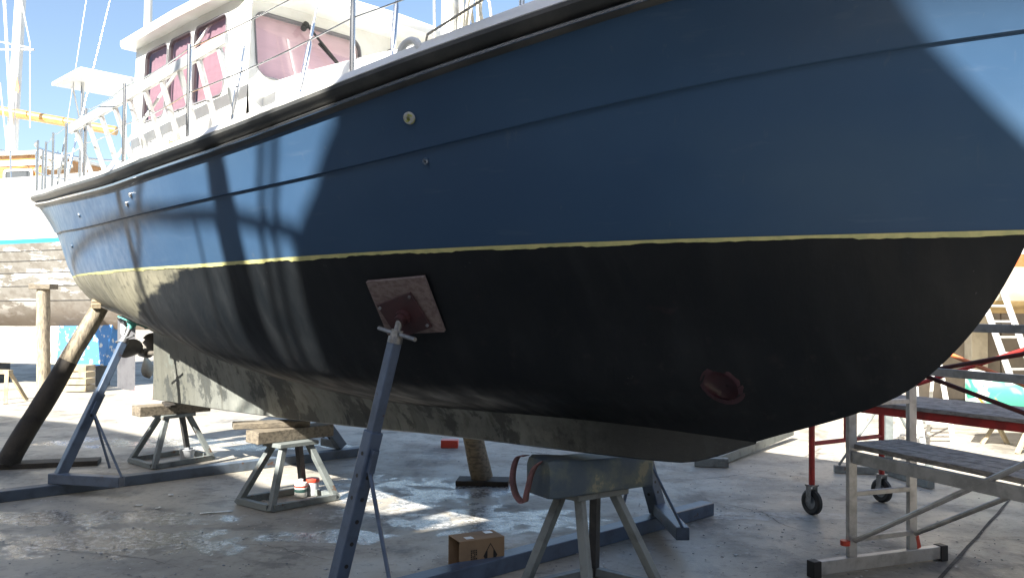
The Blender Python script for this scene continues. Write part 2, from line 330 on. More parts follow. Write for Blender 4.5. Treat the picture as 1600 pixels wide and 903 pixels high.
rg = k.ss(mid, .35, .7, .45, .75); rr = k.t.nodes.new('ShaderNodeMix'); k.put(rr.inputs[0], wet); k.put(rr.inputs[2], rg); k.put(rr.inputs[3], k.ss(k.noise(7, 4, .6), .35, .65, .1, .3)); k.put(k.p.inputs['Roughness'], rr.outputs[0])
k.p.inputs['Specular IOR Level'].default_value = .5
h = k.math('ADD', k.math('MULTIPLY', fine, .6), k.math('MULTIPLY', grit, .4))
k.bump(h, .3, .012)

# ================================================================== GROUND
mb = MB(); mb.add([(-400, -400, 0), (400, -400, 0), (400, 400, 0), (-400, 400, 0)], [(0, 1, 2, 3)])
ground = tag(mb.build('ground', M['concrete']), 'grey stained concrete boatyard ground with wet patches', None, None, 'structure')
M['joint'] = mat('joint_filler', (.05, .047, .042), .9, (.09, .085, .078), 12)
a, b = gnd(1470, 903), gnd(1600, 755); d = (b - a).normalized(); s_ = d.cross(UP); pts = []
for i in range(60):
    q = a - d * 3 + d * (i * .3); q = q + s_ * (noise.noise(q * 2.0) * .012); wd = .012 + .006 * noise.noise(q * 5)
    pts.append((q - s_ * wd, q + s_ * wd))
mb = MB(); mb.grid([[V(p.x, p.y, .004) for p in pr] for pr in pts]); o = mb.build('expansion_joint', M['joint'], ground)

def crack(a, b, wd0, seed, wander=.25):
    a, b = gnd(*a), gnd(*b); d = (b - a); sv = d.cross(UP).normalized(); rows = []; n = 46
    for i in range(n):
        e = i / (n - 1); off = wander * d.length * .35 * noise.noise(V(e * 3.1, seed, 0)) + .03 * noise.noise(V(e * 21, seed, 2)); q = a + d * e + sv * off
        w9 = wd0 * math.sin(math.pi * min(max(e, .02), .98)) * (.7 + .5 * noise.noise(V(e * 13, seed, 5))); rows.append([V(q.x - sv.x * w9, q.y - sv.y * w9, .003), V(q.x + sv.x * w9, q.y + sv.y * w9, .003)])
    mb = MB(); mb.grid(rows); mb.build('crack', M['joint'], ground)
for i, (a, b, w9) in enumerate((((1090, 770), (1300, 846), .004), ((20, 840), (330, 890), .004), ((560, 880), (300, 836), .003), ((1010, 760), (1240, 730), .004), ((180, 700), (420, 694), .006), ((1500, 860), (1240, 850), .003), ((795, 703), (868, 711), .012))): crack(a, b, w9, i * 7.3)
M['flake'] = mat('paint_flakes', (.62, .61, .58), .8, (.12, .14, .17), 3, (.45, .55))
mb = MB(); rnd = random.Random(3)
for i in range(1500):
    px, py = rnd.uniform(-60, 1660), 640 + 330 * rnd.random() ** .8; c9 = gnd(px, py); r9 = rnd.uniform(.003, .011) * (1.6 if rnd.random() < .05 else 1); th = rnd.uniform(0, 6.3); z9 = .002
    pts = [V(c9.x + r9 * rnd.uniform(.5, 1.2) * math.cos(th + q * 1.57), c9.y + r9 * rnd.uniform(.5, 1.2) * math.sin(th + q * 1.57), z9 + rnd.uniform(0, .003)) for q in range(4)]
    mb.add(pts + [p + UP * .002 for p in pts], [(3, 2, 1, 0), (4, 5, 6, 7), (0, 1, 5, 4), (1, 2, 6, 5), (2, 3, 7, 6), (3, 0, 4, 7)])
tag(mb.build('paint_flakes', M['flake']), 'tiny paint flakes and grit scattered over the concrete', None, None, 'stuff')

# ================================================================== THE MOTOR SAILER
ANG = R(44); O = V(-1.82, 7.02, 0)
U = V(math.cos(ANG), -math.sin(ANG), 0); N = V(-math.sin(ANG), -math.cos(ANG), 0)     # towards the bow / towards starboard
def bw(t, b, z): return O + U * t + N * b + UP * z
boat = empty('motor_sailer', O, -ANG, 'large blue motor sailer with black bottom hauled out on stands', 'boat')
def L(t, b, z): return V(t, -b, z)                   # boat frame: t fore-aft, b to starboard, z up
def curve(plan, zs, ext):
    k1 = [p for p in plan if p[0] > plan[0][0] + 1.4]; sm = spline(*zip(*plan)); pc = pchip(*zip(*plan)); ta = plan[0][0] + .5; tb = plan[-1][0] - .5
    def pl(t):                                       # smooth spline amidships, monotone curve where the ends close
        w = min(1, max(0, (t - ta) / .6)) * min(1, max(0, (tb - t) / .5)); return max(0, sm(t) * w + pc(t) * (1 - w))
    return dict(plan=pl, z=spline(*zip(*zs)), t0=plan[0][0], t1=plan[-1][0])
garb = curve([(-2.62, .10), (-1.5, .2), (0, .27), (1.5, .26), (3, .16), (3.8, .07), (4.2, .008)],
             [(-2.62, 1.34), (-1.48, 1.25), (-.06, 1.08), (.67, 1.01), (1.25, .975), (2.1, .97), (3.1, .99), (3.7, .985), (4.2, .965)], 0)
bilge = curve([(-3.5, 0), (-3.2, .12), (-2.5, .3), (-1.5, .55), (0, .86), (1, .94), (2, .86), (3, .62), (4, .27), (4.6, .075), (4.87, 0)],
              [(-3.5, 1.47), (-2.5, 1.46), (-1.5, 1.41), (0, 1.27), (1.2, 1.19), (3, 1.18), (4.2, 1.2), (4.87, 1.238)], 0)
low = curve([(-4.15, 0), (-3.95, .17), (-3.2, .45), (-2, .77), (-1, 1.0), (0, 1.16), (1, 1.24), (2, 1.11), (3, .84), (4, .47), (4.8, .165), (5.17, 0)],
            [(-4.15, 1.64), (-2, 1.6), (0, 1.52), (1.2, 1.48), (3, 1.5), (5.17, 1.53)], 0)
wl = curve([(-4.5, 0), (-4.3, .25), (-3.6, .58), (-2.5, .9), (-1.15, 1.17), (0, 1.33), (1, 1.4), (2, 1.33), (3, 1.08), (4, .7), (5, .21), (5.385, 0)],
           [(-4.5, 1.95), (-2.5, 1.905), (0, 1.88), (1.34, 1.87), (2.4, 1.888), (3.6, 1.91), (5.385, 1.932)], 0)
kn = curve([(-4.92, 0), (-4.72, .3), (-4, .62), (-3, .9), (-1.5, 1.22), (0, 1.46), (1, 1.55), (2, 1.49), (3, 1.28), (4, .93), (5, .43), (5.47, .125), (5.64, 0)],
           [(-4.92, 2.5), (-3.5, 2.385), (-2, 2.295), (-.75, 2.243), (.3, 2.219), (.8, 2.216), (1.7, 2.24), (2.5, 2.29), (3, 2.343), (3.6, 2.426), (4.12, 2.505), (4.6, 2.575), (5.01, 2.63), (5.64, 2.71)], 0)
rl = curve([(-5.3, 0), (-5.1, .33), (-4.7, .58), (-4.2, .76), (-3, 1.02), (-2, 1.22), (-1, 1.4), (0, 1.54), (1, 1.63), (2, 1.59), (3, 1.42), (4, 1.12), (5, .69), (5.85, .2), (6.1, 0)],
           [(-5.3, 2.83), (-4.2, 2.731), (-3, 2.63), (-1.77, 2.536), (-.6, 2.46), (.5, 2.418), (1, 2.422), (1.5, 2.44), (2.16, 2.493), (2.64, 2.555), (3.2, 2.643), (3.8, 2.747), (4.33, 2.847), (5.2, 3.0), (6.1, 3.15)], 0)
NC = 220
def sp(i, n=NC):                                     # denser columns near the ends
    s = i / (n - 1); return .5 * s + .5 * (.5 - .5 * math.cos(math.pi * s))
def cpt(c, s): t = c['t0'] + (c['t1'] - c['t0']) * s; return V(t, c['plan'](t), c['z'](t))
def section(s):
    P = [cpt(c, s) for c in (garb, bilge, low, wl, kn, rl)]
    ds = [0]
    for i in range(5): ds.append(ds[-1] + max((P[i+1] - P[i]).length, 1e-3))
    f = [pchip(ds, [p[a] for p in P]) for a in range(3)]
    rows = []; cnt = (10, 10, 8, 12, 10)
    for seg in range(5):
        for j in range(cnt[seg]):
            q = ds[seg] + (ds[seg+1] - ds[seg]) * j / cnt[seg]; rows.append(V(f[0](q), max(f[1](q), 0), f[2](q)))
        if seg == 3: rows.append(V(*P[4]))           # lower lip of the styled knuckle
    rows.append(P[5]); return rows
secs = [section(sp(i)) for i in range(NC)]
KL = 10 + 10 + 8 + 12; WLR = 28; NR = len(secs[0])
for i, sc in enumerate(secs):                        # planking above the knuckle stands a little proud
    e = min(1, 4 * min(sp(i), 1 - sp(i)))
    for j in range(KL + 1, NR):
        q = (j - KL - 1) / (NR - KL - 2); sc[j].y += .016 * (1 - .6 * q) * min(1, sc[j].y / .05)
    sc[KL + 1].z += .003
def hull_at(t, z, sgn=1):                            # half-breadth and normal of the finished surface
    best = None
    for i, sc in enumerate(secs):
        for j in range(NR - 1):
            dd = (sc[j].x - t) ** 2 + (sc[j].z - z) ** 2
            if best is None or dd < best[0]: best = (dd, i, j)
    _, i, j = best; i = min(max(i, 1), NC - 2); j = min(max(j, 1), NR - 2)
    p = secs[i][j]; du = secs[i+1][j] - secs[i-1][j]; dv = secs[i][j+1] - secs[i][j-1]; nn = du.cross(dv); nn = -nn if nn.y < 0 else nn; nn.normalize()
    b = p.y - ((t - p.x) * nn.x + (z - p.z) * nn.z) / nn.y
    return b, V(nn.x, nn.y, nn.z)
TH_T, TH_Z, TH_R = 4.16, 1.25, .074                  # bow thruster tunnel
mb = MB(); verts = []; idx = {}
for sg in (1, -1):
    for i in range(NC):
        for j in range(NR):
            p = secs[i][j]; idx[sg, i, j] = len(verts); verts.append([p.x, -sg * p.y, p.z])
faces = []; mi = []; inside = set()
def thr(v): return math.hypot(v[0] - TH_T, v[2] - TH_Z)
for sg in (1, -1):
    for i in range(NC - 1):
        for j in range(NR - 1):
            q = [idx[sg, i, j], idx[sg, i+1, j], idx[sg, i+1, j+1], idx[sg, i, j+1]]
            cx = [sum(verts[a][k] for a in q) / 4 for k in range(3)]
            if thr(cx) < TH_R: inside.update(q); continue
            faces.append(q if sg == 1 else q[::-1]); mi.append(0 if j < WLR else 1)
used = set(a for f in faces for a in f)
for a in inside:
    if a in used:
        v = verts[a]; d = max(thr(v), 1e-4); v[0] = TH_T + (v[0] - TH_T) / d * TH_R; v[2] = TH_Z + (v[2] - TH_Z) / d * TH_R
mb.v = [tuple(v) for v in verts]; mb.f = [tuple(f) for f in faces]; mb.mi = mi
hull = mb.build('hull', [M['anti'], M['blue']], boat, ang=28, fix=False)
# thruster tunnel with a faired lip
tb, tn = hull_at(TH_T, TH_Z)
def lip(rad, off):
    out = []
    for kk in range(28):
        th = 2 * math.pi * kk / 28; t = TH_T + rad * math.cos(th); z = TH_Z + rad * math.sin(th); b, nn = hull_at(t, z); out.append(L(t, b + off, z))
    return out
mb = MB(); rows = [lip(TH_R + .022, -.004), lip(TH_R + .012, .003), lip(TH_R - .004, .003), lip(TH_R - .006, -.03)]
cen = L(TH_T, tb - .055, TH_Z); rows += [[cen + (p - cen) * .55 + V(0, .012, 0) for p in rows[-1]], [cen + (p - cen) * .05 for p in rows[-1]]]
mb.grid(rows, close=True); mb.build('thruster_recess', M['maroon'], hull, ang=60)
# keel
def botz(t): return pchip([-2.7, -.48, 1.05, 1.92, 3.14, 3.8, 4.2], [.63, .68, .73, .77, .805, .828, .957])(t)
def botb(t): return pchip([-2.7, -1.5, 1, 3, 3.8, 4.2], [.05, .09, .11, .1, .07, .008])(t)
mb = MB(); rows = []
for i in range(90):
    s = i / 89; t = -2.62 + (4.2 + 2.62) * s; tb_ = t - .1 * (1 - s)
    top = V(t, garb['plan'](t) - .002, garb['z'](t) + .012); bot = V(tb_, botb(t), botz(tb_)); r = []
    for j in range(8):
        q = j / 7; e = bot.lerp(top, q); e.y = bot.y + (top.y - bot.y) * q ** 1.6; r.append(e)
    rim = [V(bot.x, bot.y * .7, bot.z - .012 * min(1, bot.y / .08))]
    st = rim + r; full = [V(p.x, -p.y, p.z) for p in reversed(st)] + [V(p.x, p.y, p.z) for p in st]; rows.append(full)
mb.grid(rows); n0 = len(rows[0]); mb.add(rows[0], [tuple(range(n0))])
mb.build('keel', M['keel'], boat, ang=45)
# masking tape along the waterline, ragged lower edge of fresh paint
for sg in (1,) :
    mb = MB(); rows = []; n2 = 420; wid = .02
    for i in range(n2):
        s = .004 + .9945 * i / (n2 - 1)
        p = cpt(wl, s); t, z = p.x, p.z
        if i % 9 == 0: wid = random.uniform(.008, .018)
        lo = z - wid - random.uniform(0, .004); pr = []
        a = cpt(kn, s); bb = cpt(low, s)
        for zz in (z + .004, z - .003, lo):
            f = zz - z; dirv = (a - p) if f > 0 else (bb - p); q = p + dirv * (f / dirv.z)
            pr.append(V(q.x, -(q.y + .004) * sg, q.z))
        rows.append(pr)
    mb.grid(rows); mb.build('masking_tape', M['tape'], hull, fix=False)
# rails swept along the sheer
def rail_path(n=160, dz=0.0):
    out = []
    for i in range(n): s = sp(i, n); p = cpt(rl, s); out.append(V(p.x, p.y, p.z + dz))
    return out
path = rail_path(); ring = [V(p.x, -p.y, p.z) for p in path] + [V(p.x, p.y, p.z) for p in reversed(path[1:-1])]
def plan_normals(pts):
    out = []; n = len(pts)
    for i in range(n):
        d = pts[(i+1) % n] - pts[i-1]; d.z = 0; d.normalize(); out.append(V(d.y, -d.x, 0))
    return out
nrm = plan_normals(ring)
if nrm[80].y > 0: nrm = [-a for a in nrm]
def bulw(t): return pchip([-5.3, -2, 1, 2.5, 4, 6.1], [.05, .04, .035, .04, .062, .1])(t)
def sweep(name, prof, material, ang=40):
    mb = MB(); rows = []
    for p, nn in zip(ring, nrm):
        hb = bulw(p.x); rows.append([p + nn * (a) + UP * (c + (e * hb)) for a, c, e in prof])
    rows.append(rows[0]); mb.grid([list(r) + [r[0]] for r in rows]); return mb.build(name, material, boat, ang=ang)
sweep('rubbing_band', [(-.02, -.012, 0), (.022, -.008, 0), (.034, .004, 0), (.034, .022, 0), (.02, .034, 0), (-.02, .034, 0)], M['rub'])
sweep('steel_strip', [(.03, .004, 0), (.041, .007, 0), (.041, .019, 0), (.03, .022, 0)], M['steel'])
sweep('rub_rail', [(-.03, .034, 0), (.02, .034, 0), (.062, .054, 0), (.078, .072, 0), (.078, .09, 0), (.062, .098, 0), (-.03, .098, 0)], M['rub'], 30)
sweep('bulwark', [(-.05, .08, 0), (.055, .097, 0), (.06, .104, 0), (.045, .108, .5), (.035, .108, .9), (.02, .108, 1), (-.05, .108, 1), (-.07, .108, .9)], M['white'], 40)
mb = MB(); half = 160; lo = [ring[i] for i in range(half)]
rows = [[V(p.x, p.y, p.z + .085), V(p.x, 0, p.z + .12), V(p.x, -p.y, p.z + .085)] for p in lo[1:-1]]
mb.grid(rows); mb.build('deck', M['deckgrey'], boat)
# hull fittings
def disc_on_hull(name, t, z, rad, material, dep=.012, n=18, dome=.4):
    b, nn = hull_at(t, z); c0 = L(t, b, z); ax = V(nn.x, -nn.y, nn.z); e1 = ax.orthogonal().normalized(); e2 = ax.cross(e1); mb = MB(); rows = []
    for rr_, hh in ((1, -.01), (1, dep * .5), (.8, dep), (dome, dep), (dome * .9, dep * .3), (.02, dep * .25)):
        rows.append([c0 + (e1 * math.cos(2*math.pi*q/n) + e2 * math.sin(2*math.pi*q/n)) * rad * rr_ + ax * hh for q in range(n)])
    mb.grid(rows, close=True); return mb.build(name, material, hull, ang=40)
M['fit'] = mat('paint_smeared_fitting', (.33, .36, .1), .6, (.4, .42, .42), 40, (.45, .55))
M['skin'] = mat('blue_smeared_fitting', (.06, .1, .15), .4, (.3, .33, .36), 30, (.5, .6))
tmp = disc_on_hull('discharge_fitting', 3.13, 2.50, .03, M['fit'], .014)
disc_on_hull('discharge_fitting', 3.13, 2.31, .016, M['skin'])
disc_on_hull('vent_cap', .4, 2.30, .02, M['steel'], .012); disc_on_hull('vent_cap', .53, 2.345, .02, M['steel'], .012)
disc_on_hull('discharge_fitting', -1.2, 2.36, .018, M['skin']); disc_on_hull('discharge_fitting', -2.1, 2.16, .018, M['skin'])
# rudder, propeller
mb = MB(); prof = [(-3.84, 1.5), (-3.30, 1.46), (-3.28, .70), (-3.80, .66)]
for tt, th_ in ((0, 1),): pass
rows = []
for q in range(9):
    a = q / 8; t0 = -3.84 + .03 * a; t1 = -3.30 + .02 * a; z0 = 1.5 + (.67 - 1.5) * a; r = []
    for e, thk in ((0, .004), (.25, .028), (.7, .035), (1, .012), (.7, -.035), (.25, -.028)): r.append(L(t0 + (t1 - t0) * e, thk, z0))
    rows.append(r)
mb.grid(rows, close=True); mb.add(rows[0], [tuple(range(6))]); mb.add(rows[-1], [tuple(range(6))])
rud = mb.build('rudder', M['rudder'], boat, ang=50)
mb = MB(); c0 = L(-3.55, .036, 1.36); mb.prism([c0 + V(.07 * math.cos(q*math.pi/9), 0, .05 * math.sin(q*math.pi/9) * (1.6 if 1 else 1)) for q in range(18)], V(0, -.02, 0)); mb.build('anode', M['anode'], rud)
mb = MB(); mb.tube([L(-3.2, 0, 1.1), L(-3.16, 0, 1.1), L(-3.0, 0, 1.1), L(-2.96, 0, 1.1)], [.02, .045, .055, .05], 16)
mb.tube([L(-2.96, 0, 1.1), L(-2.5, 0, 1.12)], .026, 12); prop = mb.build('propeller_shaft', M['bronze'], boat)
for kk in range(3):
    th = R(18 + 120 * kk); e = V(0, -math.cos(th), math.sin(th)); tang = V(0, math.sin(th), math.cos(th)); mb = MB(); rows = []
    for q in range(9):
        a = q / 8; rad = .04 + .25 * a; ch = (.05 + .1 * math.sin(math.pi * min(1, a * 1.02) ** .8)) * (1 - .9 * max(0, a - .85) / .15); pitch = R(60 - 34 * a)
        cd = tang * math.cos(pitch) * 1 + V(1, 0, 0) * math.sin(pitch); c0 = L(-3.08, 0, 1.1) + e * rad; nn = cd.cross(e).normalized(); r = []
        for x_, y_ in ((-1, 0), (-.5, .008), (0, .011), (.5, .008), (1, 0), (0, -.004)): r.append(c0 + cd * ch * x_ + nn * y_)
        rows.append(r)
    mb.grid(rows, close=True); mb.build('propeller_blade', M['bronze'], prop, ang=60)
# coachroof and pilothouse
def zr(t): return rl['z'](t)
def house(name, outline, z0, z1, top_in, material, parent=boat, crown=.06):
    mb = MB(); rows = []
    for a, ins in ((0, 0), (.9, top_in), (.96, top_in + .015), (1, top_in + .05)):
        rows.append([V(t * 1.0 - (ins if t > 0 else -ins) * .3, -(b - (ins if b > 0 else -ins)), z0(t) + (z1(t) - z0(t)) * a) for t, b in outline])
    mb.grid(rows, close=True); m2 = len(outline) // 2
    ringt = rows[-1]; n = len(ringt); cr = [V(p.x, 0, p.z + crown) for p in ringt]
    mb.grid([ringt + [ringt[0]], [V(p.x, p.y * .5, p.z + crown * .75) for p in ringt] + [V(ringt[0].x, ringt[0].y * .5, ringt[0].z + crown * .75)], cr + [cr[0]]])
    return mb.build(name, material, parent, ang=30)
tr = [(1.0, 1.02), (1.6, 1.02), (2.2, .98), (2.8, .9), (3.4, .78), (4.0, .62), (4.4, .46), (4.55, .2)]
house('coachroof', tr + [(t, -b) for t, b in reversed(tr)], lambda t: zr(t) + .05, lambda t: pchip([1, 2, 3, 4.6], [3.12, 3.1, 3.08, 3.1])(t), .05, M['white'])
co = boat.children[-1] if False else [o for o in boat.children if o.name.startswith('coachroof')][0]
tr2 = [(-4.1, .55), (-3.2, .8), (-2, .98), (-.85, 1.04)]
house('aft_cabin', tr2 + [(t, -b) for t, b in reversed(tr2)], lambda t: zr(t) + .05, lambda t: 2.86, .04, M['white'])
# pilothouse walls built round the window openings
PB, PA, PF0, PF1, PZ0, PZ1 = 1.1, -.78, 1.12, 1.0, 2.5, 3.74
def pf(z): return PF0 + (PF1 - PF0) * (z - 3.1) / .6
ph = empty('pilothouse', (0, 0, 0)); ph.parent = boat
def wall_with_holes(name, fn, s0, s1, z0, z1, holes, th=.03, nrm_=V(0, -1, 0)):
    xs = sorted(set([s0, s1] + [h[0] for h in holes] + [h[1] for h in holes])); zs = sorted(set([z0, z1] + [h[2] for h in holes] + [h[3] for h in holes])); mb = MB()
    for i in range(len(xs)-1):
        for j in range(len(zs)-1):
            cx, cz = (xs[i] + xs[i+1]) / 2, (zs[j] + zs[j+1]) / 2
            if any(h[0] < cx < h[1] and h[2] < cz < h[3] for h in holes): continue
            mb.add([fn(xs[i], zs[j]), fn(xs[i+1], zs[j]), fn(xs[i+1], zs[j+1]), fn(xs[i], zs[j+1])], [(0, 1, 2, 3)])
    return mb.build(name, M['white'], ph, fix=False)
def rrect(a0, a1, z0, z1, r, n=5):
    out = []
    for cx, cz, s in ((a1 - r, z1 - r, 0), (a0 + r, z1 - r, 90), (a0 + r, z0 + r, 180), (a1 - r, z0 + r, 270)):
        for q in range(n + 1): th = R(s + 90 * q / n); out.append((cx + r * math.cos(th), cz + r * math.sin(th)))
    return out
def window(fn, nn, a0, a1, z0, z1, r=.06, seal=.009, glass='glass'):
    out = rrect(a0, a1, z0, z1, r); inn = rrect(a0 + seal, a1 - seal, z0 + seal, z1 - seal, r * .8)
    mb = MB(); fro = lambda pts, d: [fn(*p) + nn * d for p in pts]
    # white surround filling the square opening's corners, with depth
    sq = []
    for (x_, z_), q in zip(out, range(len(out))):
        k4 = q // (len(out) // 4); cxn = (a1, a0, a0, a1)[k4]; czn = (z1, z1, z0, z0)[k4]; sq.append((cxn, czn))
    mb.grid([fro(sq, .0), fro(out, .004), fro(out, -.03)], close=True); mb.build('window_surround', M['white'], ph, ang=50)
    mb = MB(); mb.grid([fro(out, -.002), fro(out, .009), fro(inn, .009), fro(inn, -.03)], close=True); mb.build('window_seal', M['seal'], ph, ang=50)
    mb = MB(); mb.add(fro(inn, -.008), [tuple(range(len(inn)))]); mb.build('window_pane', M[glass], ph, fix=False)
    mb = MB(); bl = rrect(a0 - .02, a1 + .02, z0 - .02, z1 + .02, .02); n9 = 24; rows = []
    for q in range(n9):
        a = a0 - .02 + (a1 - a0 + .04) * q / (n9 - 1); rows.append([fn(a, z0 - .02) + nn * (-.05 + .006 * math.sin(q * 1.7)), fn(a, z1 + .02) + nn * (-.05 + .004 * math.sin(q * 1.7))])
    mb.grid(rows); mb.build('blind', M['blind'], ph, ang=60)
side = lambda sg: (lambda t, z: L(t, sg * (PB - .05 * (z - 2.5) / 1.2), z))
swin = [(-.58, -.16, 3.07, 3.65), (-.14, .25, 3.07, 3.65), (.29, .79, 3.07, 3.65)]
for sg in (1, -1):
    wall_with_holes('side_wall', side(sg), PA, pf(3.1), PZ0, PZ1, swin)
    for h_ in swin: window(side(sg), V(0, -sg, 0), *h_, glass='dimming')
front = lambda b, z: L(pf(z), b * (1 - .045 * (z - 2.5) / 1.2), z)
fwin = [(.12, 1.03, 3.15, 3.63), (-1.03, -.12, 3.15, 3.63)]
wall_with_holes('front_wall', front, -PB, PB, PZ0, PZ1, fwin)
for h_ in fwin: window(front, V(.96, 0, .27), *h_, r=.09)
mb = MB(); mb.add([L(PA, PB, PZ0), L(PA, -PB, PZ0), L(PA, -PB + .05, PZ1), L(PA, PB - .05, PZ1)], [(0, 1, 2, 3)]); mb.build('aft_wall', M['white'], ph)
out = []
rf = [(PA - .06, 1.12), (PA - .05, 1.15), (.2, 1.17), (.95, 1.15), (1.16, 1.06), (1.28, .7), (1.32, 0)]
rf = rf + [(t, -b) for t, b in reversed(rf[:-1])]
mb = MB(); rows = []
for ins, z in ((.1, 3.715), (0, 3.715), (-.012, 3.74), (-.012, 3.775), (.03, 3.80), (.25, 3.84), (.6, 3.87)):
    rows.append([L(t - ins * (1 if t > 0 else -1) * .5, b * (1 - ins / 1.2), z) for t, b in rf])
mb.grid(rows, close=True); mb.add(rows[-1], [tuple(range(len(rf)))]); mb.add([L(t * .96, b * .95, 3.716) for t, b in rf], [tuple(range(len(rf)))])
mb.build('roof', M['white'], ph, ang=30)
mb = MB(); mb.tube([front(.62, 3.62) + V(.03, 0, 0), front(.66, 3.57) + V(.05, 0, .0)], .022, 10); mb.tube([front(.62, 3.6) + V(.05, 0, .0), front(.33, 3.34) + V(.04, 0, 0)], .009, 8)
mb.bar(front(.52, 3.5) + V(.025, 0, 0), front(.22, 3.26) + V(.025, 0, 0), .02, .012); mb.build('wiper', M['black'], ph)
mb = MB(); mb.tube([side(1)(PA + .3, 3.9) + V(0, .1, 0), side(1)(1.0, 3.9) + V(0, .1, 0)], .014, 8)
for t in (-.5, .2, .9): mb.tube([side(1)(t, 3.9) + V(0, .1, 0), side(1)(t, 3.8) + V(0, .1, 0)], .011, 8)
mb.build('grab_rail', M['steel'], ph)
# oval portlights in the coachroof side
def crb(t): return pchip([1, 1.6, 2.2, 2.8, 3.4, 4], [1.02, 1.02, .98, .9, .78, .62])(t)
for (ta, tb2, zc) in ((1.68, 2.22, 2.9), (2.7, 3.1, 2.95)):
    fn = lambda t, z: L(t, crb(t) - .05 * (z - 2.6) / .45, z); out = rrect(ta, tb2, zc - .065, zc + .065, .062); inn = rrect(ta + .025, tb2 - .025, zc - .042, zc + .042, .04)
    mb = MB(); fr = lambda pts, d: [fn(*p) + V(0, -d, 0) for p in pts]; mb.grid([fr(out, -.01), fr(out, .02), fr(inn, .02), fr(inn, -.005)], close=True); mb.build('portlight_frame', M['steel'], co, ang=50)
    mb = MB(); mb.add(fr(inn, .006), [tuple(range(len(inn)))]); mb.build('portlight_glass', M['darkglass'], co)
# stanchions and lifelines
def rtop(t, inset=.0): return L(t, rl['plan'](t) - inset, zr(t) + .108 + bulw(t))
stt = [-4.35, -3.2, -2.2, -1.1, .18, 1.34, 2.78, 3.7, 4.7]
for sg in (1, -1):
    tops = []
    for t in stt:
        p = rtop(t, .06); p.y *= sg; q = p + V(0, 0, .6); mb = MB(); mb.tube([p - V(0, 0, .03), p, q], .0135, 10); mb.tube([p - V(0, 0, .01), p + V(0, 0, .03)], .026, 10); mb.build('stanchion', M['steel'], boat); tops.append(q)
    for hh in (-.02, -.29):
        mb = MB(); pts = []
        for a, b in zip(tops[:-1], tops[1:]):
            for q in range(6): e = q / 6; pts.append(a.lerp(b, e) + V(0, 0, hh - .02 * math.sin(math.pi * e)))
        pts.append(tops[-1] + V(0, 0, hh)); mb.tube(pts, .0045, 6); mb.build('lifeline', M['steel'], boat)
# stern rail
mb = MB(); pts = []
for i in range(21):
    s = i / 20; th = R(-90 + 180 * s); t = -4.4 - .75 * math.cos(th); b = .72 * math.sin(th); pts.append(L(t, b, 3.5))
mb.tube(pts, .0135, 10); mb.tube([p - V(0, 0, .3) for p in pts], .011, 10)
for i in (0, 5, 10, 15, 20): mb.tube([pts[i], V(pts[i].x, pts[i].y, zr(-5) + .12)], .0135, 10)
mb.build('stern_rail', M['steel'], boat)
# pulpit at the bow
mb = MB(); pts = []
for i in range(21): th = R(-90 + 180 * i / 20); pts.append(L(4.7 + 1.55 * math.cos(th), .74 * math.sin(th), 4.05))
mb.tube(pts, .0145, 10); mb.tube([p - V(0, 0, .3) for p in pts], .011, 10)
for i in (0, 5, 15, 20): mb.tube([pts[i], pts[i] - V(0, 0, .75)], .0145, 10)
mb.build('pulpit', M['steel'], boat)
# canopy over the after deck
mb = MB(); can = [(-3.7, .8), (-2.88, .8), (-2.88, -.8), (-3.7, -.8)]; rows = []
for ins, z in ((.03, 4.0), (0, 4.005), (0, 4.04), (.03, 4.06), (.3, 4.08)):
    rows.append([L(t + (ins if t < -3.3 else -ins), b - (ins if b > 0 else -ins), z) for t, b in can])
mb.grid(rows, close=True); mb.add(rows[-1], [(0, 1, 2, 3)]); mb.add(rows[0], [(0, 1, 2, 3)]); canopy = mb.build('canopy', M['white'], boat, ang=30)
for t, b in ((-3.3, .62), (-3.3, -.62)):
    mb = MB(); mb.tube([L(t, b, 4.01), L(t, b, 3.9), L(t - .02, b, zr(t) + .1)], .019, 10); mb.tube([L(t + .0, b, 3.5), L(t - .3, b, 4.0)], .011, 8); mb.build('canopy_post', M['steel'], canopy)
# masts and rigging
mb = MB(); mb.tube([L(1.95, 0, 2.9), L(1.92, 0, 13.2)], [.085, .07], 18); mast = mb.build('mainmast', M['alu_white'], boat)
mb = MB(); mb.tube([L(-3.15, 0, 2.8), L(-3.17, 0, 10.4)], [.045, .036], 16); mb.build('mizzen_mast', M['white'], boat)
def shroud(t, b, top, r=.005):
    p = L(t, b, zr(t) + .12 + bulw(t)); q = L(*top); d = (q - p).normalized(); mb = MB(); mb.tube([p, q], r, 6)
    mb.tube([p - V(0, 0, .04), p + d * .1], .011, 8); mb.tube([p + d * .1, p + d * .15, p + d * .36, p + d * .4], [.008, .014, .014, .007], 10); mb.tube([p + d * .42, p + d * .5], .009, 8)
    mb.build('shroud', M['steel'], boat)
for sg in (1, -1):
    shroud(1.72, 1.5 * sg, (1.93, .05 * sg, 12.6)); shroud(2.3, 1.42 * sg, (1.93, .05 * sg, 8.6)); shroud(2.95, 1.3 * sg, (1.93, .05 * sg, 8.6)); shroud(-3.4, .82 * sg, (-3.16, .03 * sg, 10)); shroud(-2.6, 1.0 * sg, (-3.16, .03 * sg, 6.8))
mb = MB(); mb.tube([rtop(-.3, .05), L(.75, .85, 4.05), L(3.2, .1, 6.6)], .012, 8); mb.build('spinnaker_pole', M['alu_white'], boat)
for i, (t, b) in enumerate(((2.05, .1), (2.02, -.08), (1.9, .12))):
    mb = MB(); mb.tube([L(t, b, 3.15), L(t - .03, b, 4.2), L(1.94, b * .8, 9)], .008, 6); mb.build('halyard', M['rope'], boat)
mb = MB()
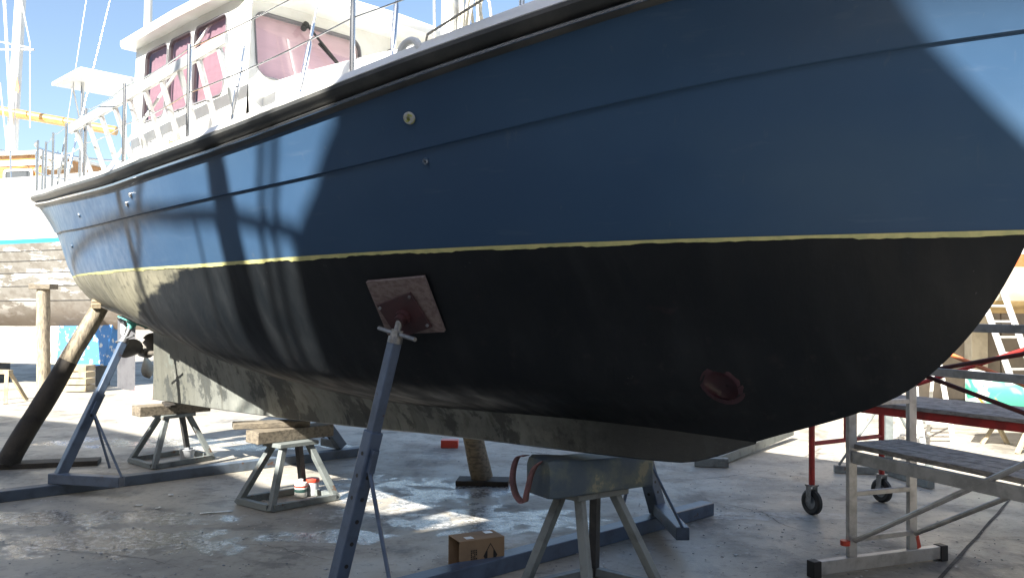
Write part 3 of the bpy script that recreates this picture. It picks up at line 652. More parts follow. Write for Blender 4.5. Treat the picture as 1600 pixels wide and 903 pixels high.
for q in range(7):
    c0 = L(2.12 + .01 * q, .12 - .035 * q, 3.72); mb.tube([c0 + V(.05 * math.sin(e * .63 + q), .035 * math.sin(e * .63 * 2 + q) * .4, -.26 + .27 * math.cos(e * .63)) for e in range(11)], .009, 6)
mb.build('coiled_halyard', M['rope'], boat)
# mooring fairlead in the bulwark
mb = MB(); c0 = rtop(3.2, -.0) + V(0, 0, -.02); mb.tube([c0 + V(.07 * math.cos(R(th)), -.015, .055 * math.sin(R(th))) for th in range(-10, 200, 14)], .018, 10); mb.build('fairlead', M['white'], boat)
mb = MB(); mb.tube([c0 + V(.07, .02, .03), c0 + V(.12, -.01, .06), c0 + V(.6, .03, .18)], .006, 6); mb.build('mooring_line', M['rope'], boat)
# deck boxes and a dark folded step
mb = MB(); mb.box((.80, -1.46, 2.5), (1.0, -1.32, 2.68)); mb.build('teak_step', M['varnish'], boat, bev=.006)
mb = MB(); mb.box((.42, -1.45, 2.5), (.6, -1.32, 2.63)); mb.build('teak_step', M['varnish'], boat, bev=.006)

# ladder lying on edge against the lifelines
lad = Thing('aluminium_ladder', bw(-1.3, 1.2, 2.6), 'white aluminium ladder stowed on edge along the lifelines beside the pilothouse', 'ladder')
a0, a1 = bw(-1.35, 1.36, 3.09), bw(1.38, 1.36, 3.26); b0, b1 = bw(-1.35, 1.2, 2.66), bw(1.4, 1.22, 2.76)
mb = MB(); mb.bar(a0, a1, .03, .075, side=N); lad.part('stile', mb, M['alu_white'], bev=.004); mb = MB(); mb.bar(b0, b1, .03, .075, side=N); lad.part('stile', mb, M['alu_white'], bev=.004)
for i in range(10):
    e = .04 + .92 * i / 9; mb = MB(); mb.bar(a0.lerp(a1, e), b0.lerp(b1, e), .034, .03, side=U); lad.part('rung', mb, M['alu_white'], bev=.004)

# ================================================================== CRADLES
def jack(T, base, top, mtl, beamdir, split=.55, wd=.12, rods=True, handle=True, footlen=.55, fside=1, screw=.16, rodat=.42, fdir=None):
    base = V(*base); top = V(*top); d = (top - base).normalized(); Lh = (top - base).length
    sd = V(-d.y, d.x, 0); sd = (U - d * U.dot(d)).normalized()
    p1 = base + d * (Lh * split); p2 = top - d * screw
    mb = MB(); mb.bar(base + UP * .02, p1, wd, wd, side=sd)
    T.part('jack_post', mb, mtl, bev=.008)
    mb = MB()
    nh = 7
    post = mb
    mb = MB(); mb.bar(p1 - d * .05, p2, wd * .74, wd * .74, side=sd); inner = T.part('jack_inner_tube', mb, mtl, bev=.006)
    o3 = sd.cross(d).normalized()
    for q in range(6):
        c0 = base + d * (.18 + q * (Lh * split - .3) / 5)
        for e9 in (sd, o3): mb = MB(); mb.tube([c0 - e9 * (wd / 2 + .0015), c0 + e9 * (wd / 2 + .0015)], .011, 10); T.part('adjustment_hole', mb, M['black'])
    mb = MB(); mb.tube([p2 - d * .02, p2 + d * .012], wd * .5, 16); mb.tube([p2, p2 + d * .05], .034, 6); mb.tube([p2, top], .019, 12); T.part('jack_screw', mb, M['steel_dull'])
    if handle: mb = MB(); mb.tube([p2 + d * .03 - sd * .16, p2 + d * .03 + sd * .16], .011, 10); T.part('screw_handle', mb, M['steel_dull'])
    # foot bar across the beam and two braces to it
    ft = V(*fdir, 0).normalized() if fdir else V(U.x, U.y, 0); mb = MB(); f0 = base - ft * .06 * fside; f1 = base + ft * footlen * fside
    mb.bar(f0 + UP * .045, f1 + UP * .045, .09, .085); T.part('foot_bar', mb, mtl, bev=.006)
    if rods:
        pb = base + d * (Lh * rodat)
        for e in ((f1,) if rods == 1 and rods is not True else (f1, base + beamdir * .42 + UP * 0)):
            mb = MB(); mb.tube([pb, e + UP * .08], .011 if e is f1 else .012, 8); T.part('brace_rod', mb, mtl)
        mb = MB(); mb.bar(pb - d * .06, pb + d * .06, .035, wd + .05, side=sd.cross(d)); T.part('brace_lug', mb, mtl)
M['steel_dull'] = mat('dull_steel', (.3, .31, .32), .45, (.18, .18, .18), 14, metal=.6)
def pad(T, t, z, sg, plate, ply, rot=0.0, two=True):
    b, nn = hull_at(t, z); nw = (U * nn.x + N * sg * nn.y + UP * nn.z).normalized(); c0 = bw(t, sg * b, z)
    e1 = (U - nw * U.dot(nw)).normalized(); e2 = nw.cross(e1); e2 = e2 if e2.z > 0 else -e2
    def quad(hw, hh, rt, o0, o1, sh=(0, 0)):
        c, s = math.cos(rt), math.sin(rt); a = e1 * c + e2 * s; bb = -e1 * s + e2 * c; cc = c0 + e1 * sh[0] + e2 * sh[1]
        m_ = MB(); m_.prism([cc + a * x_ * hw + bb * y_ * hh + nw * o0 for x_, y_ in ((-1, -1), (1, -1), (1, 1), (-1, 1))], nw * (o1 - o0)); return m_
    if two: T.part('plywood_pad', quad(.185, .165, R(-5), .004, .026, (.02, .01)), ply, bev=.002)
    T.part('pad_plate', quad(.125, .11, rot, .03, .042, (.0, -.035)), plate, bev=.002)
    mb = MB(); c1 = c0 + e2 * -.035
    mb.tube([c1 + nw * .042, c1 + nw * .07], .042, 16); mb.tube([c1 + nw * .07, c1 + nw * .1], .03, 12); T.part('pad_socket', mb, plate)
    for x_, y_ in ((-1, -1), (1, -1), (1, 1), (-1, 1)):
        mb = MB(); c, s = math.cos(rot), math.sin(rot); q = c1 + (e1 * c + e2 * s) * x_ * .11 + (-e1 * s + e2 * c) * y_ * .09; mb.tube([q + nw * .04, q + nw * .05], .009, 6); T.part('pad_bolt', mb, M['steel_dull'])
    return c1 + nw * .085
def beam(T, p, q, mtl, ht=.1, wd=.12):
    mb = MB(); mb.bar(V(p[0], p[1], ht / 2), V(q[0], q[1], ht / 2), wd, ht); T.part('ground_beam', mb, mtl, bev=.006)
BD = V(.737, .676, 0).normalized()
# cradle under the forebody
cr1 = Thing('boat_cradle', (-.14, 5.08, 0), 'blue grey steel cradle whose jack carries the plywood pad on the black bottom', 'cradle', None)
p0 = V(-.14, 5.08, 0); beam(cr1, p0 - BD * 1.75, p0 + BD * 2.32, M['jack'])
top = pad(cr1, 2.715, 1.615, 1, M['primer'], M['ply'], R(9))
jack(cr1, V(-.91, 4.37, .1), top, M['jack'], BD, split=.6, rodat=.5, screw=.1, footlen=.5, wd=.078, rods=1)
top = pad(cr1, 2.5, 1.5, -1, M['primer'], M['ply'], 0, False)
jack(cr1, V(1.1, 6.22, .1), top, M['jack'], -BD, split=.5, footlen=.72, wd=.1, fdir=(.05, -1))
# cradle under the stern
BD2 = V(.739, .674, 0).normalized(); p0 = V(-4.18, 6.87, 0)
cr2 = Thing('boat_cradle', p0, 'dull blue grey steel cradle with a teal pad under the stern', 'cradle', None)
beam(cr2, p0 - BD2 * 1.2, p0 + BD2 * 3.55, M['jack_dull'], .09, .12)
top = pad(cr2, -1.95, 1.50, 1, M['teal'], M['teal'], 0, False)
jack(cr2, V(-3.87, 7.15, .09), top, M['jack'], BD2, split=.55, wd=.085, footlen=.62, rodat=.45, fdir=(.98, -.2))
top = pad(cr2, -1.8, 1.5, -1, M['teal'], M['teal'], 0, False)
jack(cr2, V(-1.82, 9.02, .09), top, M['jack_dull'], -BD2, split=.5, wd=.1, footlen=-.35)

# ================================================================== KEEL STANDS AND BLOCKS
def keel_stand(cl, cf, cr, topz, label, wt=.2, lt=.3, dark=None, leg=.05, mtl=None, ctr=None):
    """cl, cf, cr: three corners of the base frame on the ground; wt, lt: size of the top plate"""
    cl, cf, cr = V(*cl, 0), V(*cf, 0), V(*cr, 0); cbk = cl + cr - cf; c0 = (cl + cr) / 2; T = Thing('keel_stand', c0, label, 'stand', 'welded keel stands'); mtl = mtl or M['stand']
    ex = (cf - cl).normalized(); ey = (cr - cf).normalized(); tc_ = V(*ctr, 0) if ctr else c0
    base = [cl, cf, cr, cbk]; tp_ = [tc_ + ex * a * wt / 2 + ey * b * lt / 2 for a, b in ((-1, -1), (1, -1), (1, 1), (-1, 1))]
    for i in range(4):
        mb = MB(); mb.bar(base[i] + UP * .002, tp_[i] + UP * (topz - .03), leg, leg, side=ex); T.part('leg', mb, dark if (dark and i == 3) else mtl, bev=.004)  # back leg takes the darker grey
    for i in range(4):
        p, q = base[i] + UP * .03, base[(i+1) % 4] + UP * .03; d = (q - p).normalized(); mb = MB(); mb.bar(p + d * leg * .45, q - d * leg * .45, .05, .05); T.part('base_rail', mb, mtl, bev=.003)
    mb = MB(); mb.prism([tc_ + ex * a * (wt / 2 + .05) + ey * b * (lt / 2 + .06) + UP * (topz - .035) for a, b in ((-1, -1), (1, -1), (1, 1), (-1, 1))], UP * .035); T.part('top_plate', mb, mtl, bev=.004)
    return T
trot = math.atan2(N.y, N.x)                          # block axis runs athwartships
# forward stand with the painted block and its webbing loop
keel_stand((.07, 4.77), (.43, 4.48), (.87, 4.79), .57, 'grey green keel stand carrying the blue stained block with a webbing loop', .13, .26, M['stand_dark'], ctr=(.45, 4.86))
M['block'] = mat('blue_stained_block', (.05, .075, .1), .6, (.12, .14, .11), 5, (.42, .7), bump=.3, bscale=25, chips=((.2, .19, .13), 5, .6))
ax = (N * 1.0 - U * .25).normalized(); ay = V(-ax.y, ax.x, 0)
cb = bw(3.14, 0, .572); mb = MB(); rows = []
for e, w_, zt in ((-.42, .1, .15), (-.40, .125, .185), (.1, .135, .19), (.30, .14, .21), (.335, .115, .2)):
    pr = [(-1, .02), (-.9, 0), (.9, 0), (1, .02), (1, .8), (.82, 1), (-.82, 1), (-1, .8)]; rows.append([cb + ax * e + ay * a * w_ + UP * (b * zt) for a, b in pr])
mb.grid(rows, close=True); mb.add(rows[0], [tuple(range(8))]); mb.add(rows[-1], [tuple(range(8))])
mb2 = one('keel_block', cb, mb, M['block'], 'blue green stained keel block under the forefoot with a red webbing loop', 'block', ang=40, bev=.008)
# webbing loop hanging over the near end
mb = MB(); rows = []
lp_ = [(.0, .12, .2), (.05, .115, .205), (.085, .11, .16), (.10, .105, .08), (.09, .085, .0), (.075, .05, -.035), (.075, .02, -.03), (.085, -.01, .02), (.08, -.03, .09), (.05, -.04, .17), (.0, -.045, .2)]
fx = [pchip(list(range(11)), [q[a] for q in lp_]) for a in range(3)]
for q in range(41):
    e = q / 4; c0 = cb + ax * (.335 + fx[0](e)) - ay * fx[1](e) * 1.0 + UP * fx[2](e); sdv = (ay * .4 + ax * .9).normalized(); rows.append([c0 - sdv * .03, c0 + sdv * .03])
mb.grid(rows); s9 = mb.build('webbing_loop', M['strap'], None); s9.modifiers.new('thickness', 'SOLIDIFY').thickness = .004
s9.parent = mb2; s9.matrix_parent_inverse = Matrix.Translation(-cb)
# middle stand
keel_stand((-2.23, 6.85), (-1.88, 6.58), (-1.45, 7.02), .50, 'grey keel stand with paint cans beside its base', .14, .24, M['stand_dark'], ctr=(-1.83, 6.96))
def plank(c0, ax_, ln, wd, ht, name, label, cat, mtl, bev=.006, dz=0.0):
    c0 = V(*c0); p = c0 - ax_ * ln / 2; q = c0 + ax_ * ln / 2; mb = MB(); mb.bar(p + UP * (ht / 2), q + UP * (ht / 2 + dz), wd, ht); return one(name, c0, mb, mtl, label, cat, bev=bev)
axl = N.copy()
plank(bw(-.05, 0, .501), axl, .72, .2, .1, 'timber_block', 'thick grey timber baulk on the stand with paint cans', 'timber', M['timber'])
plank(bw(-.16, .12, .602), (N * .9 - U * .4).normalized(), .62, .16, .05, 'timber_plank', 'thin weathered plank wedged under the keel above the thick baulk', 'timber', M['timber'])
# after stand
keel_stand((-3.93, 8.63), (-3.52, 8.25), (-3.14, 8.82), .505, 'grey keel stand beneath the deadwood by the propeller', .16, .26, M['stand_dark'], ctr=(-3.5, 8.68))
plank(bw(-2.35, 0, .506), axl, .74, .2, .1, 'timber_block', 'grey timber baulk under the after end of the keel', 'timber', M['timber'])
plank(bw(-2.2, .1, .607), (U * .95 + N * .3).normalized(), .4, .1, .022, 'timber_wedge', 'small dark timber wedge under the after keel', 'timber', M['timber_dark'])

# ================================================================== TIMBER PROPS
def prop_log(base, top, r0, r1, label, mats, split=.62, name='timber_prop', grp='timber props'):
    base = V(*base); top = V(*top); T = Thing(name, base, label, 'prop', grp); n = 14; pts = [base.lerp(top, i / n) for i in range(n + 1)]
    pts = [p + V(noise.noise(p * 3) * .012, noise.noise(p * 3 + V(9, 0, 0)) * .012, 0) if 0 < i < n else p for i, p in enumerate(pts)]
    rad = [r0 + (r1 - r0) * i / n + noise.noise(pts[i] * 4) * .008 for i in range(n + 1)]; ks = int(n * split)
    mb = MB(); mb.tube(pts[:ks + 1], rad[:ks + 1], 16); T.part('lower_trunk' if len(mats) > 1 else 'trunk', mb, mats[0], ang=50)
    if len(mats) > 1: mb = MB(); mb.tube(pts[ks:], rad[ks:], 16); T.part('upper_trunk', mb, mats[1], ang=50)
    return T
hb_, hn = hull_at(-2.9, 1.62)
tp = bw(-2.9, hb_ + .02, 1.60)
T = prop_log((-4.97, 8.26, .05), tp, .105, .085, 'leaning log prop dark below and pale above, under the stern quarter', [M['timber_dark'], M['log']], .7)  # two materials: darker lower trunk, paler upper trunk
one('sole_plate', (-5.1, 8.3, 0), MB().bar((-5.75, 8.05, .025), (-4.2, 8.55, .025), .24, .05), M['timber_dark'], 'dark flat timber under the foot of the leaning log', 'timber', bev=.006)
one('timber_wedge', bw(-3.0, .6, 1.6), MB().bar(bw(-3.05, hb_ + .0, 1.655), bw(-2.8, hb_ + .09, 1.605), .09, .05), M['timber_pale'], 'pale wooden wedge between the leaning log and the stern', 'timber', bev=.004)
hb2, _ = hull_at(.55, 1.45)
prop_log((-.26, 7.74, .05), bw(.55, -hb2 - .03, 1.45), .1, .085, 'short brown log prop standing on a shoe behind the keel', [M['log_dark'] if 'log_dark' in M else M['timber']], 1)
one('prop_shoe', (-.25, 7.72, 0), MB().prism([(-.5, 7.62, 0), (-.02, 7.6, 0), (0, 7.84, 0), (-.48, 7.86, 0)], (0, 0, .045)), M['timber_dark'], 'dark timber shoe under the log prop behind the keel', 'timber', bev=.006)

# ================================================================== SMALL THINGS ON THE GROUND
def lathe(c0, prof, n=20): 
    mb = MB(); rows = [[V(c0[0] + r * math.cos(2*math.pi*q/n), c0[1] + r * math.sin(2*math.pi*q/n), c0[2] + z) for q in range(n)] for r, z in prof]
    mb.grid(rows, close=True); return mb
c0 = gnd(470, 776); T = Thing('thinner_can', c0, 'white thinner can with dark label beside the keel stand', 'can')
T.part('body', lathe(c0, [(.001, .002), (.05, .002), (.053, .006), (.053, .118), (.05, .124), (.02, .13), (.001, .13)]), M['white_old']); T.part('cap', lathe(c0 + UP * .128, [(.02, 0), (.021, .02), (.018, .024), (.001, .024)]), M['white'])
T.part('printed_band', lathe(c0, [(.0536, .045), (.0538, .047), (.0538, .07), (.0536, .072)]), mat('dark_label', (.04, .1, .09), .5)); T.part('printed_band', lathe(c0, [(.0536, .085), (.0538, .086), (.0538, .1), (.0536, .101)]), M['redpl'])
c0 = gnd(488, 773); T = Thing('paint_tin', c0, 'clear grey tin with a red lid beside the thinner can', 'can')
T.part('body', lathe(c0, [(.001, .002), (.05, .002), (.053, .006), (.055, .115), (.001, .116)]), M['tub']); T.part('lid', lathe(c0 + UP * .115, [(.001, 0), (.058, 0), (.06, .004), (.06, .024), (.054, .03), (.001, .028)]), M['redpl'])
c0 = gnd(292, 722); T = Thing('plastic_tub', c0, 'cloudy plastic tub beside the after keel stand', 'tub'); T.part('body', lathe(c0, [(.001, .002), (.058, .002), (.062, .006), (.075, .125), (.08, .128), (.08, .14), (.072, .14), (.06, .02), (.001, .02)]), M['tub'])
# cardboard box, open at its left end
c0 = V(-.30, 5.0, 0); T = Thing('cardboard_box', c0, 'open brown cardboard box with a black diamond mark near the cradle beam', 'box'); rz = R(27)
ex = V(math.cos(rz), math.sin(rz), 0); ey = V(-math.sin(rz), math.cos(rz), 0); bw_, bd_, bh_ = .30, .17, .215
def bx(a, b, c): return c0 + ex * a + ey * b + UP * c
def panel(name, pts, off, m=None): mb = MB(); mb.prism(pts, off); return T.part(name, mb, m or M['card'], bev=.001)
bx0 = bx
panel('base_panel', [bx(0, 0, .002), bx(bw_, 0, .002), bx(bw_, bd_, .002), bx(0, bd_, .002)], UP * .004)
fp = panel('front_panel', [bx(0, 0, .006), bx(bw_, 0, .006), bx(bw_, 0, bh_), bx(0, 0, bh_)], ey * .004)
panel('back_panel', [bx(0, bd_, .006), bx(bw_, bd_, .006), bx(bw_, bd_, bh_), bx(0, bd_, bh_)], ey * -.004)
panel('end_panel', [bx(bw_, .004, .006), bx(bw_, bd_ - .004, .006), bx(bw_, bd_ - .004, bh_), bx(bw_, .004, bh_)], ex * -.004)
panel('top_panel', [bx(0, 0, bh_), bx(bw_, 0, bh_), bx(bw_, bd_, bh_), bx(0, bd_, bh_)], UP * .004)
def dec(name, pts, m, depth=.0012): mb = MB(); mb.prism(pts, ey * -depth); return T.part(name, mb, m)
dcx, dcz, dr = .205, .115, .075
q4 = [(0, dr), (dr * .62, 0), (0, -dr), (-dr * .62, 0)]
mb = MB(); inner = [(a * .9, b * .9) for a, b in q4]
for i in range(4):
    a, b, c, d = q4[i], q4[(i+1) % 4], inner[(i+1) % 4], inner[i]; mb.prism([bx(dcx + e[0], -.0005, dcz + e[1]) for e in (a, b, c, d)], ey * -.001)
mb.prism([bx(dcx + a, -.0005, dcz + b) for a, b in ((-.0435, .0), (-.02, .034), (-.02, -.034))], ey * -.001); mb.prism([bx(dcx + a, -.0005, dcz + b) for a, b in ((.0435, .0), (.02, .034), (.02, -.034))], ey * -.001)
T.part('diamond_mark', mb, M['ink'])
mb = MB()
for q in range(4):
    for e in range(9):
        if (q * 5 + e * 3) % 7 == 2: continue
        mb.prism([bx(.075 + q * .011 + a, -.0005, .055 + e * .012 + b) for a, b in ((0, 0), (.007, 0), (.007, .009), (0, .009))], ey * -.001)
T.part('printed_lines', mb, M['ink'])
for x_, y_ in ((.06, .03), (.22, .1)): mb = MB(); mb.prism([bx(x_, y_, bh_ + .0045), bx(x_ + .05, y_, bh_ + .0045), bx(x_ + .05, y_ + .05, bh_ + .0045), bx(x_, y_ + .05, bh_ + .0045)], UP * .001); T.part('paper_label', mb, M['white'])
# litter
def scrap(px, py, ln, wd, rot, label, mtl, name='paper_scrap'):
    c0 = gnd(px, py); ex = V(math.cos(rot), math.sin(rot), 0); ey = V(-ex.y, ex.x, 0); mb = MB(); rows = []
    for q in range(7):
        a = q / 6 - .5; rows.append([c0 + ex * a * ln + ey * (sgn * wd / 2 + .006 * noise.noise(V(q, sgn, px))) + UP * (.006 + .010 * abs(noise.noise(V(q * .7, sgn * 2, px)))) for sgn in (-1, 0, 1)])
    mb.grid(rows); o = one(name, c0, mb, mtl, label, 'litter', 'litter on the concrete'); o.modifiers.new('thickness', 'SOLIDIFY').thickness = .002
scrap(338, 801, .24, .035, R(18), 'long white paper strip lying before the keel stand', M['white']); scrap(216, 790, .06, .05, 0, 'small white scrap on the wet concrete', M['white_old']); scrap(248, 794, .05, .03, 1, 'small white scrap on the wet concrete', M['white_old']); scrap(267, 774, .06, .04, 2, 'small white scrap on the wet concrete', M['white_old'])
# red and orange block in the distance under the keel
c0 = gnd(702, 700); one('red_box', c0, MB().box((c0.x - .1, c0.y, 0), (c0.x + .1, c0.y + .15, .09)), M['redpl'], 'small red box on the ground far behind the keel', 'box', bev=.008)
c0 = gnd(228, 624); one('pink_block', c0, MB().box((c0.x - .25, c0.y, 0), (c0.x + .12, c0.y + .3, .2)), M['pink'], 'pale pink block on the ground behind the propeller', 'block', bev=.01)
# steel T-foot lying beyond
T = Thing('steel_outrigger', gnd(1110, 728), 'grey steel outrigger foot lying on the concrete beyond the bow', 'outrigger')
a, b = gnd(1085, 728), gnd(1138, 730); T.part('cross_bar', MB().bar(a + UP * .05, b + UP * .05, .1, .09), M['stand'], bev=.006); T.part('arm', MB().bar(a.lerp(b, .55) + UP * .05 + V(.05, .06, 0), gnd(1235, 688) + UP * .12, .09, .1), M['stand'], bev=.006)

# ================================================================== ALUMINIUM TOWER (right foreground)
tw = Thing('scaffold_tower', (2.12, 5.18, 0), 'grey aluminium work tower with plank platform beside the bow', 'scaffold')
s1, s2 = V(2.12, 5.2, 0), V(2.58, 5.38, 0); fd = (s2 - s1).normalized(); pd = V(fd.y, -fd.x, 0)       # frame direction / platform direction
def frame(o0, H, full=True):
    for s_ in (s1, s2): tw.part('stile', MB().bar(s_ + o0 + UP * .03, s_ + o0 + UP * H, .065, .03, side=fd), M['alu'], bev=.004)
    for z in [.2 + .28 * i for i in range(8)]:
        if z < H: tw.part('rung', MB().bar(s1 + o0 + UP * z + fd * .03, s2 + o0 + UP * z - fd * .03, .03, .03), M['alu'], bev=.003)
frame(V(0, 0, 0), 1.62); frame(pd * 1.9, 1.62)
for o0 in (V(0, 0, 0), pd * 1.9):
    tw.part('base_bar', MB().bar(s1 + o0 - fd * .28 + UP * .055, s2 + o0 + fd * .24 + UP * .055, .05, .08), M['alu'], bev=.004)
    for e, q in ((s1, -.29), (s2, .25)): tw.part('end_cap', MB().bar(e + o0 + fd * (q - .03) + UP * .05, e + o0 + fd * (q + .03) + UP * .05, .065, .1), M['black'], bev=.004)
for i in range(3):
    off = s1 + fd * (.06 + .15 * i + .02) + UP * .775; tw.part('platform_plank', MB().bar(off - pd * .06, off + pd * 1.96, .142, .03), M['plank'] if 'plank' in M else M['timber'], bev=.003)
for e in (s1 + fd * .0, s2 - fd * .0): tw.part('platform_beam', MB().bar(e + UP * .71 + pd * .02, e + UP * .715 + pd * 1.88, .03, .075), M['alu'], bev=.004)
tw.part('diagonal_brace', MB().tube([s1 + UP * .2 + pd * .03, s1 + UP * 1.3 + pd * 1.88], .016, 10), M['alu']); tw.part('diagonal_brace', MB().tube([s2 + UP * .2 + pd * .03, s2 + UP * 1.25 + pd * 1.88], .016, 10), M['alu'])
tw.part('brace_clip', MB().tube([s1 + UP * .17 + pd * .0 - fd * .05, s1 + UP * .2 - fd * .05], .03, 10), M['redpl']); tw.part('brace_clip', MB().bar(s2 + UP * .1 + fd * .05, s2 + UP * .18 + fd * .03, .03, .03), M['redpl'])
for z in (1.24, 1.52): tw.part('guard_rail', MB().bar(s2 + UP * z, s2 + UP * z + pd * 1.9, .03, .05), M['alu'], bev=.003)
tw.part('cross_brace', MB().tube([s2 + UP * 1.22 + fd * .03, s2 + UP * 1.62 + pd * 1.88 + fd * .03], .014, 10), M['redbrown']); tw.part('cross_brace', MB().tube([s2 + UP * 1.22 + fd * .05, s2 + UP * .78 + pd * 1.88 + fd * .05], .014, 10), M['redbrown'])
# ------------------------------------------------------------------ red mobile scaffold behind it
rs = Thing('red_scaffold', (2.38, 6.57, 0), 'red steel scaffold on castor wheels behind the aluminium tower', 'scaffold')
w1, w2 = V(2.40, 6.66, 0), V(3.16, 7.12, 0); wd_ = (w2 - w1).normalized(); ld = V(wd_.y, -wd_.x, 0)
def castor(p):
    c_ = p + UP * .1; a = V(.9, .42, 0).normalized(); mb = MB(); n = 22; rows = []
    for r, hh in ((.055, -.022), (.085, -.025), (.1, -.014), (.1, .014), (.085, .025), (.055, .022)):
        rows.append([c_ + a * hh + (V(-a.y, a.x, 0) * math.cos(2*math.pi*q/n) + UP * math.sin(2*math.pi*q/n)) * r for q in range(n)])
    mb.grid(rows + [rows[0]], close=True); tyre = rs.part('castor_wheel', mb, M['black']); mb = MB(); mb.tube([c_ - a * .018, c_ + a * .018], .055, 18); rs.part('hub', mb, M['steel_dull'], parent=tyre)
    mb = MB(); mb.bar(c_ + a * .035, c_ + a * .035 + UP * .13, .05, .006, side=V(-a.y, a.x, 0)); mb.bar(c_ - a * .035, c_ - a * .035 + UP * .13, .05, .006, side=V(-a.y, a.x, 0)); mb.bar(c_ - a * .04 + UP * .132, c_ + a * .04 + UP * .132, .07, .012); rs.part('castor_fork', mb, M['steel_dull'])
for o0 in (V(0, 0, 0), ld * 2.1):
    for p in (w1, w2): castor(p + o0); rs.part('post', MB().tube([p + o0 + UP * .235, p + o0 + UP * 1.35], .024, 12), M['red'])
    for z in (.56, .98): rs.part('cross_tube', MB().tube([w1 + o0 + UP * z, w2 + o0 + UP * z], .018, 10), M['red'])
rs.part('post', MB().tube([w1 + wd_ * .42 + UP * .56, w1 + wd_ * .42 + UP * .98], .018, 10), M['red'])
for e in (w1 + wd_ * .1, w2 - wd_ * .1): rs.part('platform_beam', MB().bar(e + UP * .875 - ld * .05, e + UP * .875 + ld * 2.15, .035, .06), M['red'], bev=.004)
for i in range(4): q = w1 + wd_ * (.16 + .19 * i) + UP * .92; rs.part('platform_plank', MB().bar(q - ld * .05, q + ld * 2.15, .18, .03), M['plank'], bev=.003)
rs.part('diagonal_tube', MB().tube([w2 + UP * .9, w2 + ld * 2.1 + UP * 1.7], .017, 10), M['red']); rs.part('diagonal_tube', MB().tube([w2 + UP * 1.5, w2 + ld * 2.1 + UP * .75], .017, 10), M['orange'])  # the orange tube has sunlight on red put into its colour
# ------------------------------------------------------------------ stand base behind the wheels
T = Thing('jack_stand', gnd(1385, 745), 'grey steel tripod jack stand behind the red scaffold', 'stand'); c0 = gnd(1388, 742)
for dx, dy in ((-.5, .1), (.5, .15), (.1, -.65)): T.part('foot', MB().bar(c0 + UP * .04, c0 + V(dx, dy, .04), .07, .07), M['stand'], bev=.004)
T.part('post', MB().bar(c0 + UP * .05, c0 + UP * 1.2, .07, .07), M['stand'], bev=.004); T.part('brace', MB().tube([c0 + V(.45, .13, .08), c0 + UP * .8], .013, 8), M['stand']); T.part('brace', MB().tube([c0 + V(-.45, .1, .08), c0 + UP * .8], .013, 8), M['stand'])
def trestle(px, py, h, wdt, label, mtl):
    c0 = gnd(px, py); T = Thing('step_ladder', c0, label, 'ladder', 'step ladders before the beige wall')
    for sg in (-1, 1):
        T.part('front_stile', MB().bar(c0 + V(sg * wdt / 2, -.3, 0), c0 + V(sg * wdt * .36, 0, h), .06, .025), mtl, bev=.003); T.part('rear_stile', MB().bar(c0 + V(sg * wdt / 2, .35, 0), c0 + V(sg * wdt * .36, .03, h), .04, .02), mtl, bev=.003)
    nn_ = int(h / .27)
    for i in range(1, nn_ + 1): z = .27 * i; f = z / h; w9 = wdt * (1 - .28 * f); T.part('tread', MB().bar(c0 + V(-w9 / 2, -.3 * (1 - f), z), c0 + V(w9 / 2, -.3 * (1 - f), z), .08, .02), mtl, bev=.002)
trestle(1395, 712, 1.25, .45, 'low white step ladder standing behind the red scaffold', M['alu_white']); trestle(1445, 690, 1.2, .42, 'white step ladder standing beside the green canoe', M['white_old'])
# long ladder leaning on the white hull
T = Thing('leaning_ladder', gnd(1600, 690), 'long white ladder leaning against the orange striped boat', 'ladder')
a0 = at(1612, 655, 11.0); a0.z = 0; a1 = at(1540, 478, 11.6)
for o0 in (V(0, 0, 0), V(.38, .1, 0)): T.part('stile', MB().bar(a0 + o0, a1 + o0 + (a1 - a0) * .25, .1, .035), M['alu_white'], bev=.004)
for i in range(1, 10): q = a0.lerp(a1, i / 8); T.part('rung', MB().tube([q, q + V(.38, .1, 0)], .016, 8), M['alu_white'])

